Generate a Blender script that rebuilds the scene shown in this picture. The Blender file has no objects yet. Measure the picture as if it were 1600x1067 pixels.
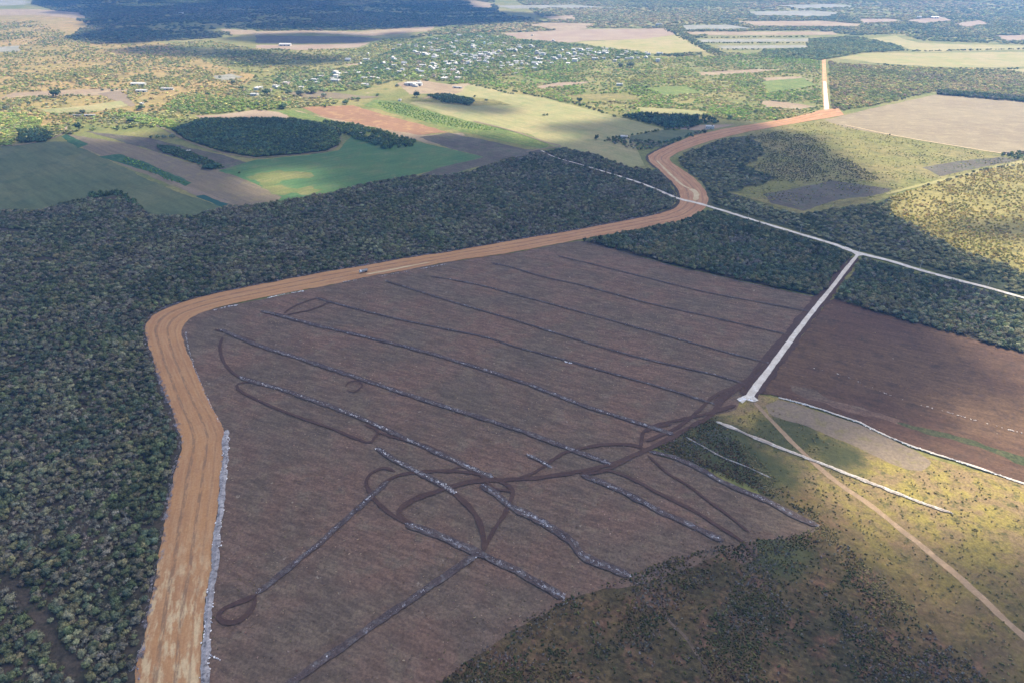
import bpy, bmesh, math, random
import numpy as np
from mathutils import Vector, Matrix
R = math.radians
sc = bpy.context.scene
col = sc.collection
random.seed(7)
rng = np.random.default_rng(11)

# ------------------------------------------------------------------ camera, sky, sun
CAM_H, FPX, HORIZON = 300.0, 1067.0, -100.0          # metres, focal length and horizon row for a 1600x1067 frame
PITCH = math.atan((533.5 - HORIZON) / FPX)
SUN_EL, SUN_AZ = 50.0, 38.0                           # azimuth clockwise from +Y (away from the camera)
cam_d = bpy.data.cameras.new("camera")
cam = bpy.data.objects.new("camera", cam_d)
col.objects.link(cam)
cam.location = (0, 0, CAM_H)
cam.rotation_euler = (math.pi / 2 - PITCH, 0, 0)
cam_d.sensor_width = 36.0
cam_d.lens = 36.0 * FPX / 1600.0
cam_d.clip_start = 1.0
cam_d.clip_end = 60000.0
sc.camera = cam

world = bpy.data.worlds.new("World")
sc.world = world
world.use_nodes = True
wn = world.node_tree
sky = wn.nodes.new("ShaderNodeTexSky")
sky.sky_type = 'NISHITA'
sky.sun_disc = False
sky.dust_density = 3.0
sky.ozone_density = 0.7
sky.sun_elevation = R(SUN_EL)
sky.sun_rotation = R(SUN_AZ)
bg = wn.nodes["Background"]
bg.inputs[1].default_value = 0.15
wn.links.new(sky.outputs[0], bg.inputs[0])

SDIR = Vector((math.sin(R(SUN_AZ)) * math.cos(R(SUN_EL)), math.cos(R(SUN_AZ)) * math.cos(R(SUN_EL)), math.sin(R(SUN_EL))))
sun_d = bpy.data.lights.new("sun", 'SUN')
sun_d.energy = 5.0
sun_d.angle = R(0.55)
sun_d.color = (1.0, 0.90, 0.69)
sun = bpy.data.objects.new("sun", sun_d)
sun.rotation_euler = SDIR.to_track_quat('Z', 'Y').to_euler()
sun.location = (0, 0, 2000)
col.objects.link(sun)

sc.view_settings.view_transform = 'Standard'
sc.view_settings.look = 'None'
sc.view_settings.gamma = 1.0
sc.view_settings.exposure = 0.82
sc.render.engine = 'CYCLES'
sc.cycles.max_bounces = 4
sc.cycles.diffuse_bounces = 2
sc.cycles.glossy_bounces = 1
sc.cycles.volume_bounces = 0
sc.cycles.transparent_max_bounces = 8
sc.cycles.use_denoising = True

CP, SP = math.cos(PITCH), math.sin(PITCH)

def g(u, v):
    """photo pixel (1600 wide) -> point on the flat ground"""
    x = (u - 800.0) / FPX
    y = (533.5 - v) / FPX
    dy = y * SP + CP
    dz = y * CP - SP
    t = CAM_H / -dz
    return (x * t, dy * t)

def G(poly):
    return [g(u, v) for u, v in poly]

def to_px(X, Y, Z=0.0):
    dz = Z - CAM_H
    depth = Y * CP - dz * SP
    up = Y * SP + dz * CP
    return 800.0 + FPX * X / depth, 533.5 - FPX * up / depth

def inside(poly, X, Y):
    X = np.asarray(X, float); Y = np.asarray(Y, float)
    r = np.zeros(X.shape, bool)
    n = len(poly)
    j = n - 1
    for i in range(n):
        xi, yi = poly[i]; xj, yj = poly[j]
        if yi != yj:
            c = ((yi > Y) != (yj > Y)) & (X < (xj - xi) * (Y - yi) / (yj - yi) + xi)
            r ^= c
        j = i
    return r

def vnoise(X, Y, scale, seed=0):
    """smooth value noise 0..1"""
    x = np.asarray(X) / scale; y = np.asarray(Y) / scale
    xi = np.floor(x).astype(np.int64); yi = np.floor(y).astype(np.int64)
    fx = x - xi; fy = y - yi
    fx = fx * fx * (3 - 2 * fx); fy = fy * fy * (3 - 2 * fy)
    def h(a, b):
        k = (a * 374761393 + b * 668265263 + seed * 974711) & 0xFFFFFFFF
        k = ((k ^ (k >> 13)) * 1274126177) & 0xFFFFFFFF
        return ((k ^ (k >> 16)) & 0xFFFF) / 65535.0
    return (h(xi, yi) * (1 - fx) + h(xi + 1, yi) * fx) * (1 - fy) + (h(xi, yi + 1) * (1 - fx) + h(xi + 1, yi + 1) * fx) * fy

def fbm(X, Y, scale, seed=0):
    return (vnoise(X, Y, scale, seed) * .5 + vnoise(X, Y, scale / 2.1, seed + 5) * .3 + vnoise(X, Y, scale / 4.7, seed + 9) * .2)

def smooth_line(pts, step=4.0, closed=False):
    """Catmull-Rom through world points, resampled"""
    P = [Vector((p[0], p[1])) for p in pts]
    if len(P) < 3:
        out = []
        d = (P[1] - P[0]).length; n = max(2, int(d / step))
        return [P[0].lerp(P[1], i / n) for i in range(n + 1)]
    Q = [P[0] * 2 - P[1]] + P + [P[-1] * 2 - P[-2]]
    out = []
    for i in range(1, len(Q) - 2):
        a, b, c, d = Q[i - 1], Q[i], Q[i + 1], Q[i + 2]
        n = max(1, int((c - b).length / step))
        for k in range(n):
            t = k / n
            out.append(0.5 * ((2 * b) + (c - a) * t + (2 * a - 5 * b + 4 * c - d) * t * t + (3 * b - a - 3 * c + d) * t ** 3))
    out.append(P[-1].copy())
    return out

def tag(o, label=None, cat=None, group=None, kind=None):
    if label: o["label"] = label
    if cat: o["category"] = cat
    if group: o["group"] = group
    if kind: o["kind"] = kind
    return o

def link_mesh(name, verts, faces, mat=None, parent=None, smooth=False):
    me = bpy.data.meshes.new(name)
    me.from_pydata([tuple(v) for v in verts], [], faces)
    me.update()
    if mat:
        for m in (mat if isinstance(mat, list) else [mat]): me.materials.append(m)
    if smooth:
        me.polygons.foreach_set("use_smooth", [True] * len(me.polygons))
    o = bpy.data.objects.new(name, me)
    col.objects.link(o)
    if parent: o.parent = parent
    return o

# ------------------------------------------------------------------ materials
def N(nt, t, **kw):
    n = nt.nodes.new(t)
    for k, v in kw.items(): setattr(n, k, v)
    return n

def noise_node(nt, vec, scale, detail=4, rough=.55, stretch=None, angle=0):
    if stretch:
        mp = N(nt, "ShaderNodeMapping", vector_type='TEXTURE')
        mp.inputs['Rotation'].default_value = (0, 0, R(angle))
        mp.inputs['Scale'].default_value = (1 / stretch[0], 1 / stretch[1], 1)
        nt.links.new(vec, mp.inputs['Vector'])
        vec = mp.outputs[0]
    n = N(nt, "ShaderNodeTexNoise")
    n.inputs['Scale'].default_value = scale
    n.inputs['Detail'].default_value = detail
    n.inputs['Roughness'].default_value = rough
    nt.links.new(vec, n.inputs['Vector'])
    return n.outputs[0]

def ramp(nt, fac, lo, hi, a=0.0, b=1.0):
    m = N(nt, "ShaderNodeMapRange")
    m.interpolation_type = 'SMOOTHSTEP'
    m.inputs[1].default_value = lo; m.inputs[2].default_value = hi
    m.inputs[3].default_value = a; m.inputs[4].default_value = b
    nt.links.new(fac, m.inputs[0])
    return m.outputs[0]

def mixc(nt, fac, a, b, mode='MIX'):
    m = N(nt, "ShaderNodeMix", data_type='RGBA', blend_type=mode)
    if isinstance(fac, (int, float)): m.inputs[0].default_value = fac
    else: nt.links.new(fac, m.inputs[0])
    for s, v in ((6, a), (7, b)):
        if isinstance(v, (tuple, list)): m.inputs[s].default_value = (*v[:3], 1)
        else: nt.links.new(v, m.inputs[s])
    return m.outputs[2]

def base_mat(name, rough=.95):
    m = bpy.data.materials.new(name); m.use_nodes = True
    nt = m.node_tree
    b = nt.nodes["Principled BSDF"]
    b.inputs['Roughness'].default_value = rough
    b.inputs['Specular IOR Level'].default_value = 0.15
    geo = N(nt, "ShaderNodeNewGeometry")
    return m, nt, b, geo.outputs['Position']

def ground_mat(name, c1, c2, c3=None, big=120., mid=18., streak=None, angle=0., fine=2.2, contrast=.35, spots=None, spot_size=6., spot_amt=.62, bump=.25):
    """soil / grass: large patches c1-c2, mid patches of c3, streaks along the working direction, fine grain"""
    m, nt, b, pos = base_mat(name)
    c = mixc(nt, ramp(nt, noise_node(nt, pos, 1 / big, 5, .6), .36, .64), c1, c2)
    if c3:
        c = mixc(nt, ramp(nt, noise_node(nt, pos, 1 / mid, 6, .65), .48, .68), c, c3)
    if streak:
        s = noise_node(nt, pos, 1.0, 3, .6, (1 / streak[0], 1 / streak[1], 1), angle - 90)
        k = ramp(nt, s, .3, .7, 1 - contrast * .6, 1 + contrast * .6)
        c = mixc(nt, 1.0, c, k, 'MULTIPLY')
    f = noise_node(nt, pos, 1 / fine, 5, .75)
    k = ramp(nt, f, .25, .75, 1 - contrast, 1 + contrast)
    c = mixc(nt, 1.0, c, k, 'MULTIPLY')
    if spots:
        s = noise_node(nt, pos, 1 / spot_size, 3, .7)
        c = mixc(nt, ramp(nt, s, spot_amt, spot_amt + .07), c, spots)
    nt.links.new(c, b.inputs['Base Color'])
    bp = N(nt, "ShaderNodeBump")
    bp.inputs['Strength'].default_value = bump
    bp.inputs['Distance'].default_value = .6
    nt.links.new(f, bp.inputs['Height'])
    nt.links.new(bp.outputs[0], b.inputs['Normal'])
    return m

def plain_mat(name, c, rough=.7, var=.12):
    m, nt, b, pos = base_mat(name, rough)
    k = ramp(nt, noise_node(nt, pos, 1.3, 4, .7), .3, .7, 1 - var, 1 + var)
    nt.links.new(mixc(nt, 1.0, c, k, 'MULTIPLY'), b.inputs['Base Color'])
    return m

def inst_mat(name, var=.25, transl=0.0, fine=1.6):
    """foliage / debris: colour of each plant or stone comes from the instance, small variation within it"""
    m, nt, b, pos = base_mat(name, .9)
    at = N(nt, "ShaderNodeAttribute", attribute_type='INSTANCER', attribute_name='tcol')
    k = ramp(nt, noise_node(nt, pos, fine, 3, .7), .3, .7, 1 - var, 1 + var)
    c = mixc(nt, 1.0, at.outputs['Color'], k, 'MULTIPLY')
    nt.links.new(c, b.inputs['Base Color'])
    if transl:
        tr = N(nt, "ShaderNodeBsdfTranslucent")
        nt.links.new(c, tr.inputs[0])
        mx = N(nt, "ShaderNodeMixShader"); mx.inputs[0].default_value = transl
        nt.links.new(b.outputs[0], mx.inputs[1]); nt.links.new(tr.outputs[0], mx.inputs[2])
        nt.links.new(mx.outputs[0], nt.nodes["Material Output"].inputs[0])
    return m

M_LEAF = inst_mat("foliage", .35, .25, 1.1)
M_BARK = plain_mat("bark", (.16, .13, .11), .9)
M_ROCK = inst_mat("rubble", .08, 0, 2.0)
M_TWIG = inst_mat("dry_twigs", .2, 0, 2.0)

# ------------------------------------------------------------------ sheets on the ground
_layer = [0.02]
def next_z():
    _layer[0] += 0.006
    return _layer[0]

def sheet(name, poly_px, mat, label=None, jitter=1.0, z=None, kind='structure'):
    P = G(poly_px)
    n = len(P)
    out = []
    for i in range(n):
        a = Vector(P[i]); b = Vector(P[(i + 1) % n])
        d = (b - a).length
        st = max(5.0, (a.y + b.y) * .004)
        k = max(1, min(400, int(d / st)))
        nr = Vector((-(b - a).y, (b - a).x)); nr = nr.normalized() if nr.length else nr
        for q in range(k):
            p = a.lerp(b, q / k)
            amp = jitter * (st * .28)
            w = (float(vnoise(np.array([p.x]), np.array([p.y]), 14.0, 3)[0]) - .5) * 1.6 + random.uniform(-.35, .35)
            out.append(p + nr * amp * w)
    z = z or next_z()
    from mathutils.geometry import tessellate_polygon
    vs = [Vector((p.x, p.y, 0)) for p in out]
    tris = tessellate_polygon([vs])
    fs = []
    for t in tris:
        a, b, c = (vs[i] for i in t)
        if (b - a).cross(c - a).z < 0: t = (t[0], t[2], t[1])
        fs.append(t)
    o = link_mesh(name, [(v.x, v.y, z) for v in vs], fs, mat)
    tag(o, label, None, None, kind)
    return o

def ribbon(name, px, width, mat, label=None, jitter=.25, z=None, kind='structure', step=3.0, ends=True, raise_=0.0):
    """strip of the given width in metres (or a list of widths) along a photo polyline"""
    L = smooth_line(G(px), step)
    n = len(L)
    z = z or next_z()
    vs, fs = [], []
    ws = np.interp(np.linspace(0, 1, n), np.linspace(0, 1, len(width)), width) if isinstance(width, (list, tuple)) else [width] * n
    jl = vnoise(np.array([p.x for p in L]), np.array([p.y for p in L]), 7.0, 21) - .5
    jr = vnoise(np.array([p.x for p in L]), np.array([p.y for p in L]), 7.0, 22) - .5
    for i, p in enumerate(L):
        a = L[max(0, i - 1)]; b = L[min(n - 1, i + 1)]
        d = (b - a).normalized(); nr = Vector((-d.y, d.x))
        w = ws[i] * .5
        if ends and (i == 0 or i == n - 1): w *= .3
        l = p + nr * (w * (1 + jitter * 2 * jl[i] + random.uniform(-.4, .4) * jitter))
        r = p - nr * (w * (1 + jitter * 2 * jr[i] + random.uniform(-.4, .4) * jitter))
        vs += [(l.x, l.y, z), (p.x, p.y, z + raise_), (r.x, r.y, z)]
        if i:
            k = 3 * i
            fs += [(k - 3, k - 2, k + 1, k), (k - 2, k - 1, k + 2, k + 1)]
    o = link_mesh(name, vs, [f[::-1] for f in fs], mat)
    if o.data.polygons and o.data.polygons[0].normal.z < 0: o.data.flip_normals()
    tag(o, label, None, None, kind)
    return o

# ------------------------------------------------------------------ ground and fields
m_base = ground_mat("scrub_ground", (0.147, 0.161, 0.049), (0.239, 0.207, 0.079), (0.110, 0.134, 0.043), big=170, mid=40, fine=5, contrast=.4, spots=(.34, .27, .17), spot_size=38, spot_amt=.66)
S = 30000.0
ground = link_mesh("ground", [(-S, -S, 0), (S, -S, 0), (S, S, 0), (-S, S, 0)], [(0, 1, 2, 3)], m_base)
tag(ground, "olive and tan scrubland reaching to the horizon", None, None, 'structure')

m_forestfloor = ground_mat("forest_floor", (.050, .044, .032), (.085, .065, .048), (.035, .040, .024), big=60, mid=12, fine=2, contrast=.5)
m_brown = ground_mat("cleared_soil", (0.154, 0.096, 0.069), (0.116, 0.087, 0.064), (0.146, 0.109, 0.077), big=62, mid=15, streak=(2.6, 12), angle=-24, fine=1.5, contrast=.36, spots=(.27, .225, .175), spot_size=6, spot_amt=.68)
m_brown2 = ground_mat("dark_cleared_soil", (0.099, 0.056, 0.039), (0.125, 0.076, 0.046), (0.082, 0.052, 0.037), big=100, mid=14, streak=(3.0, 22), angle=-28, fine=2, contrast=.3, spots=(.25, .20, .16), spot_size=8, spot_amt=.7)
m_strip = ground_mat("pale_soil", (.24, .185, .13), (.20, .155, .115), (.21, .17, .09), big=40, mid=9, fine=2, contrast=.25)
m_scrub = ground_mat("low_scrub", (0.108, 0.074, 0.035), (0.056, 0.048, 0.024), (0.122, 0.069, 0.043), big=48, mid=13, streak=(2, 7), angle=-35, fine=2.2, contrast=.55, spots=(.25, .21, .12), spot_size=9, spot_amt=.69, bump=.5)
m_grassdark = ground_mat("dark_grass", (0.053, 0.068, 0.031), (0.072, 0.075, 0.036), (0.093, 0.089, 0.045), big=40, mid=9, fine=2, contrast=.5, bump=.4)
m_track = ground_mat("wheel_track", (.074, .044, .036), (.088, .054, .042), None, big=20, fine=1.5, contrast=.25)
m_furrow = ground_mat("scraped_furrow", (.070, .052, .050), (.095, .070, .064), (.14, .125, .12), big=14, mid=4, fine=1.2, contrast=.45)
m_white = ground_mat("white_limestone_road", (.66, .60, .52), (.56, .50, .42), (.72, .68, .62), big=12, mid=5, fine=1.3, contrast=.14, bump=.1)
m_whiterub = ground_mat("limestone_grit", (.50, .44, .38), (.36, .30, .25), (.6, .56, .5), big=9, mid=4, fine=1.2, contrast=.35)
m_dirt = ground_mat("dirt_path", (.34, .235, .145), (.28, .20, .13), (.40, .28, .18), big=25, mid=6, fine=1.4, contrast=.15)
m_green = ground_mat("grass_field", (0.092, 0.116, 0.057), (0.120, 0.133, 0.066), (0.074, 0.101, 0.052), big=110, mid=30, streak=(7, 90), angle=-41, fine=4, contrast=.22)
m_green2 = ground_mat("bright_grass_field", (0.065, 0.138, 0.052), (0.087, 0.152, 0.057), (0.114, 0.152, 0.062), big=90, mid=24, streak=(5, 60), angle=35, fine=3.5, contrast=.2)
m_pasture = ground_mat("pasture", (0.247, 0.242, 0.108), (0.315, 0.271, 0.132), (0.210, 0.228, 0.098), big=130, mid=34, streak=(7, 80), angle=-48, fine=4, contrast=.16)
m_lime = ground_mat("young_crop", (0.142, 0.180, 0.045), (0.104, 0.152, 0.040), (0.209, 0.213, 0.080), big=40, mid=10, streak=(4, 40), angle=-45, fine=3, contrast=.35)
m_crop = ground_mat("dark_crop", (.030, .085, .040), (.045, .105, .045), (.08, .13, .07), big=30, mid=8, streak=(3, 30), angle=-41, fine=2.5, contrast=.4)
m_teal = ground_mat("deep_green_crop", (.022, .070, .060), (.026, .080, .062), None, big=30, fine=3, contrast=.12)
m_red = ground_mat("red_ploughed_soil", (0.255, 0.142, 0.082), (0.225, 0.125, 0.073), (0.323, 0.202, 0.098), big=60, mid=20, streak=(5, 70), angle=-45, fine=3, contrast=.14)
m_tan = ground_mat("tan_ploughed_soil", (0.267, 0.198, 0.128), (0.313, 0.248, 0.157), (0.239, 0.170, 0.114), big=90, mid=24, streak=(6, 70), angle=-45, fine=4, contrast=.16)
m_fallow = ground_mat("brown_fallow", (.19, .15, .095), (.165, .135, .095), (.20, .17, .09), big=60, mid=18, streak=(5, 60), angle=-41, fine=3, contrast=.2)
m_purple = ground_mat("burnt_soil", (0.096, 0.080, 0.065), (0.121, 0.108, 0.082), (0.083, 0.097, 0.051), big=45, mid=14, streak=(4, 24), angle=-40, fine=3, contrast=.35)
m_cream = ground_mat("stubble", (0.255, 0.206, 0.128), (0.222, 0.175, 0.112), (0.282, 0.234, 0.144), big=130, mid=22, streak=(8, 34), angle=-14, fine=3.5, contrast=.16, spots=(.26, .22, .16), spot_size=24, spot_amt=.70)
m_yellow = ground_mat("dry_yellow_field", (0.279, 0.252, 0.100), (0.324, 0.270, 0.133), (0.225, 0.239, 0.085), big=140, mid=40, streak=(12, 120), angle=-6, fine=5, contrast=.12)
m_meadow = ground_mat("rough_meadow", (0.170, 0.168, 0.051), (0.217, 0.183, 0.072), (0.111, 0.117, 0.041), big=80, mid=16, streak=(4, 18), angle=-25, fine=2.6, contrast=.4, spots=(.10, .085, .055), spot_size=10, spot_amt=.66, bump=.4)
m_pink = ground_mat("pinkish_soil", (0.270, 0.194, 0.140), (0.306, 0.239, 0.167), None, big=80, fine=5, contrast=.12)
m_olive = ground_mat("olive_hillside", (0.259, 0.202, 0.076), (0.311, 0.216, 0.091), (0.190, 0.166, 0.061), big=260, mid=55, streak=(14, 60), angle=-8, fine=7, contrast=.32)
m_grey = ground_mat("pale_grey_plots", (0.281, 0.261, 0.221), (0.221, 0.213, 0.170), (0.170, 0.191, 0.119), big=60, mid=14, streak=(9, 160), angle=0, fine=5, contrast=.2)

# far plain, left part, drier than the rest
sheet("hillside", [(-250, 25), (110, 20), (260, 70), (330, 100), (400, 118), (340, 165), (200, 178), (60, 200), (-250, 215)], m_olive, "dry olive and tan slope of open scrub on the far left")

# mid-distance fields, left to right
sheet("green_field", [(-120, 232), (0, 229), (60, 222), (105, 222), (165, 248), (240, 285), (290, 305), (345, 322), (310, 342), (225, 345), (100, 335), (-120, 345)], m_green, "grey green grass field at the left edge beyond the woodland")
sheet("fallow_strip", [(100, 208), (130, 214), (205, 226), (300, 256), (350, 268), (400, 288), (440, 308), (430, 325), (345, 322), (230, 274), (165, 248), (118, 226)], m_fallow, "long brown fallow strip beside the green field")
sheet("rough_strip", [(130, 205), (230, 216), (275, 226), (360, 246), (390, 256), (360, 268), (300, 254), (205, 226)], m_purple, "rough purplish strip before the dark wood block")
sheet("crop_strip", [(95, 214), (105, 210), (138, 226), (122, 232)], m_crop, "small dark green crop plot by the earth track")
sheet("crop_strip", [(153, 245), (185, 241), (228, 254), (300, 286), (288, 292), (232, 268), (190, 256)], m_crop, "dark green crop strip along the brown fallow strip")
sheet("pale_strip", [(240, 272), (285, 289), (360, 316), (352, 320), (300, 302)], m_strip, "thin pale bare strip between crops")
sheet("crop_strip", [(306, 307), (318, 305), (356, 319), (348, 325)], m_teal, "small deep teal crop plot by the wood edge")
sheet("grass_field", [(340, 268), (400, 250), (480, 243), (530, 236), (550, 212), (600, 222), (650, 222), (700, 232), (756, 246), (690, 264), (600, 284), (540, 302), (430, 320), (440, 308), (400, 288), (360, 272)], m_green2, "green grass field with a sunlit patch between two woods")
sheet("sunlit_patch", [(392, 278), (410, 270), (446, 268), (486, 270), (492, 276), (470, 281), (444, 284), (430, 289), (450, 293), (500, 293), (508, 298), (480, 303), (436, 304), (408, 294)], ground_mat("sunlit_grass_tint", (.125, .150, .048), (.165, .165, .062), None, big=30, streak=(4, 30), angle=35, fine=3, contrast=.25), "sunlit patch of the green field, painted in a paler colour", jitter=5)  # sun patch painted as a paler sheet where the clouds open
sheet("pink_plot", [(306, 181), (340, 180), (400, 172), (440, 176), (455, 186), (400, 186), (316, 190)], m_pink, "pinkish bare plot behind the dark wood block")
sheet("lime_strip", [(432, 175), (456, 172), (512, 186), (560, 198), (620, 214), (600, 214), (520, 198), (470, 186)], m_lime, "vivid yellow green crop strip beside the red ploughed field")
sheet("red_field", [(470, 168), (552, 165), (604, 181), (640, 190), (700, 207), (650, 212), (590, 202), (540, 192), (500, 182)], m_red, "red ploughed field between two green strips")
sheet("tan_field", [(456, 172), (500, 182), (560, 194), (610, 204), (660, 212), (720, 208), (745, 222), (700, 230), (640, 218), (560, 198), (510, 186)], m_tan, "tan ploughed margin of the red field")
sheet("lime_strip", [(567, 165), (587, 157), (625, 159), (691, 179), (750, 194), (830, 212), (858, 226), (850, 234), (760, 216), (690, 198), (628, 182)], m_lime, "long bright green orchard strip left of the pasture")
sheet("burnt_field", [(655, 215), (700, 208), (760, 220), (822, 234), (862, 236), (790, 252), (740, 262), (690, 278), (650, 276), (690, 262), (756, 246), (700, 232)], m_purple, "purple brown burnt strip along the wood edge")
sheet("pasture", [(640, 162), (699, 142), (741, 132), (800, 146), (850, 154), (962, 182), (1042, 203), (985, 213), (1008, 260), (980, 262), (900, 240), (864, 230), (830, 211), (750, 194), (691, 179)], m_pasture, "large pale green pasture in the middle distance")
sheet("grass_plot", [(984, 213), (1040, 203), (1098, 204), (1060, 219), (1020, 228), (985, 221)], m_green, "small green plot beside the red earthwork corner")
sheet("plot_edge", [(1040, 201), (1095, 196), (1150, 195), (1100, 205)], m_pink, "reddish bare ground by the small white building")
sheet("bare_patch", [(620, 130), (660, 126), (700, 132), (740, 131), (690, 146), (640, 148)], m_tan, "pale bare yard at the near edge of the town")
sheet("bare_patch", [(690, 140), (730, 133), (720, 145), (650, 160)], m_tan, "dusty track margin beside the pasture corner")

# right side
sheet("cream_field", [(1288, 188), (1380, 166), (1465, 148), (1560, 154), (1760, 172), (1760, 272), (1582, 243), (1490, 229), (1400, 214), (1320, 200)], m_cream, "large cream stubble field on the right")
sheet("meadow", [(1176, 209), (1215, 199), (1288, 189), (1320, 200), (1400, 214), (1490, 229), (1582, 243), (1760, 274), (1760, 300), (1600, 256), (1540, 264), (1440, 288), (1400, 300), (1385, 312), (1300, 325), (1255, 334), (1196, 318), (1136, 300), (1200, 286), (1212, 278), (1165, 262), (1196, 240)], m_meadow, "rough yellow green meadow crossed by a cloud shadow")
plant_later = [(1180, 214), (1216, 206), (1262, 212), (1296, 232), (1340, 258), (1378, 282), (1330, 286), (1260, 284), (1214, 284), (1180, 262), (1200, 240)]
sheet("burnt_field", [(1192, 304), (1240, 295), (1300, 283), (1395, 296), (1375, 306), (1312, 312), (1256, 330), (1205, 318)], m_purple, "dark purplish burnt plot in the meadow")
sheet("burnt_field", [(1440, 262), (1500, 252), (1560, 246), (1600, 250), (1540, 260), (1470, 276)], m_purple, "thin brown burnt strip at the meadow edge")
sheet("yellow_field", [(1308, 91), (1352, 84), (1480, 83), (1760, 79), (1760, 104), (1600, 105), (1470, 106), (1370, 99)], m_yellow, "long dry yellow field at the upper right")
sheet("yellow_field", [(1350, 62), (1400, 56), (1412, 62), (1440, 68), (1600, 72), (1760, 72), (1760, 77), (1600, 78), (1440, 82), (1416, 76), (1380, 66)], m_yellow, "yellow green field beyond the long dry field")
sheet("yellow_field", [(1560, 109), (1760, 106), (1760, 118), (1600, 115)], m_yellow, "small yellow field at the right edge")
sheet("tan_field", [(1552, 56), (1760, 53), (1760, 65), (1570, 64)], m_pink, "pale pink field far off at the right edge")
sheet("tan_field", [(760, 54), (850, 49), (920, 46), (1040, 45), (1060, 54), (1010, 62), (920, 64), (880, 68), (810, 64)], m_pink, "pinkish tan field beyond the town")
sheet("yellow_field", [(900, 66), (1010, 61), (1060, 54), (1104, 80), (1030, 85), (960, 80), (925, 72)], m_yellow, "golden field corner right of the town")
for i, (pts, mt, lb) in enumerate([
    ([(1066, 40), (1140, 39), (1180, 46), (1070, 48)], m_grey, "grey pink plot strip, farthest of the plots right of the town"),
    ([(1066, 50), (1300, 50), (1310, 55), (1080, 56)], m_tan, "tan plot strip right of the town"),
    ([(1090, 62), (1262, 61), (1266, 65), (1100, 67)], m_grey, "pale plot strip beside the orchard rows"),
    ([(1120, 72), (1258, 71), (1262, 75), (1130, 77)], m_grey, "nearest pale plot strip beside the orchard rows"),
    ([(1150, 34), (1280, 33), (1345, 38), (1340, 43), (1180, 42)], m_tan, "tan field below the grey plots"),
    ([(1170, 19), (1260, 17), (1310, 20), (1300, 26), (1180, 25)], m_grey, "pale grey plots far off at the top right"),
    ([(1205, 9), (1300, 7), (1345, 11), (1250, 14)], m_grey, "farthest pale grey plots at the top right"),
    ([(1340, 30), (1395, 30), (1410, 35), (1350, 37)], m_pink, "small tan clearing in the far wood"),
    ([(1415, 32), (1470, 27), (1490, 33), (1440, 38)], m_pink, "sandy clearing with buildings in the far wood"),
    ([(1490, 38), (1530, 32), (1545, 38), (1510, 44)], m_pink, "small pink clearing in the far wood"),
    ([(822, 40), (850, 36), (930, 37), (915, 46), (870, 48)], m_tan, "sandy clearing beyond the town"),
    ([(845, 27), (895, 24), (900, 31), (860, 32)], m_tan, "small sandy clearing far beyond the town"),
    ([(690, 2), (740, 1), (770, 6), (765, 14), (738, 13), (735, 4)], m_tan, "lit pink field at the edge of the cloud shadow"),
    ([(770, 9), (900, 8), (960, 13), (800, 14)], m_grey, "pale strip far off above the town"),
    ([(345, 46), (400, 48), (398, 54), (360, 55)], m_tan, "tan plot at the edge of the deep shadow"),
    ([(400, 50), (480, 48), (560, 50), (620, 45), (680, 42), (672, 49), (580, 57), (480, 52), (400, 55)], m_tan, "curved tan field in front of the shaded wood"),
    ([(400, 56), (560, 58), (600, 62), (560, 68), (430, 69), (400, 68)], m_purple, "field darkened in the shape of its cloud shadow, far left of the town"),  # dark sheet repeats the cloud shadow's outline in its colour
    ([(400, 71), (520, 70), (580, 67), (560, 75), (470, 79), (400, 76)], m_pink, "pink ploughed strip beneath the darkened field"),
    ([(-100, 0), (20, 0), (50, 3), (40, 8), (-100, 14)], m_grey, "pale field in the top left corner"),
    ([(-100, 16), (60, 15), (125, 20), (135, 31), (60, 24), (-100, 26)], m_tan, "tan field in the top left corner"),
    ([(0, 74), (28, 72), (32, 81), (-60, 83), (-60, 76)], m_grey, "sandy yard near the left edge"),
    ([(540, 101), (590, 98), (600, 102), (550, 106)], m_tan, "tan plot left of the town"),
    ([(330, 120), (362, 116), (380, 121), (350, 128)], m_grey, "pale grey plot beside the farm track"),
    ([(20, 146), (90, 142), (160, 139), (205, 141), (180, 150), (90, 150), (0, 154)], m_tan, "sandy farm yard track on the far left"),
    ([(150, 147), (190, 142), (212, 165), (205, 168), (165, 152)], m_strip, "pale track bend at the farm"),
    ([(930, 128), (870, 130), (840, 136), (845, 139), (900, 133)], m_pink, "sandy track among the orchards"),
    ([(1090, 114), (1180, 109), (1240, 109), (1190, 114), (1100, 119)], m_tan, "thin sandy strip in the orchards"),
    ([(1185, 160), (1200, 158), (1250, 163), (1275, 168), (1240, 172), (1196, 168)], m_tan, "bare tan plot by the upright road"),
    ([(1185, 122), (1250, 120), (1266, 126), (1200, 128)], m_tan, "bare strip by the bright green crop"),
    ([(1190, 128), (1255, 122), (1275, 134), (1200, 146)], m_lime, "bright green crop beside the upright road"),
    ([(1010, 138), (1070, 134), (1100, 146), (1040, 150)], m_lime, "bright green crop in the orchards"),
    ([(990, 168), (1080, 172), (1110, 178), (1050, 184), (1000, 176)], m_pasture, "sunlit yellow meadow behind the dark trees"),
    ([(820, 120), (850, 126), (860, 131), (832, 128)], m_lime, "small lime plot below the town"),
    ([(60, 172), (130, 166), (190, 158), (200, 166), (150, 176), (80, 178)], m_pasture, "yellow green pasture by the farm sheds"),
    ([(880, 150), (980, 146), (1000, 158), (900, 162)], m_meadow, "meadow clearing within the orchards"),
    ([(440, 145), (500, 143), (560, 150), (600, 152), (560, 156), (480, 154)], m_fallow, "brown fallow field before the town"),
    ([(640, 158), (700, 150), (770, 156), (800, 165), (730, 166)], m_meadow, "rough grass on the pasture's upper edge"),
]):
    sheet("field_plot", pts, mt, lb)

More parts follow.
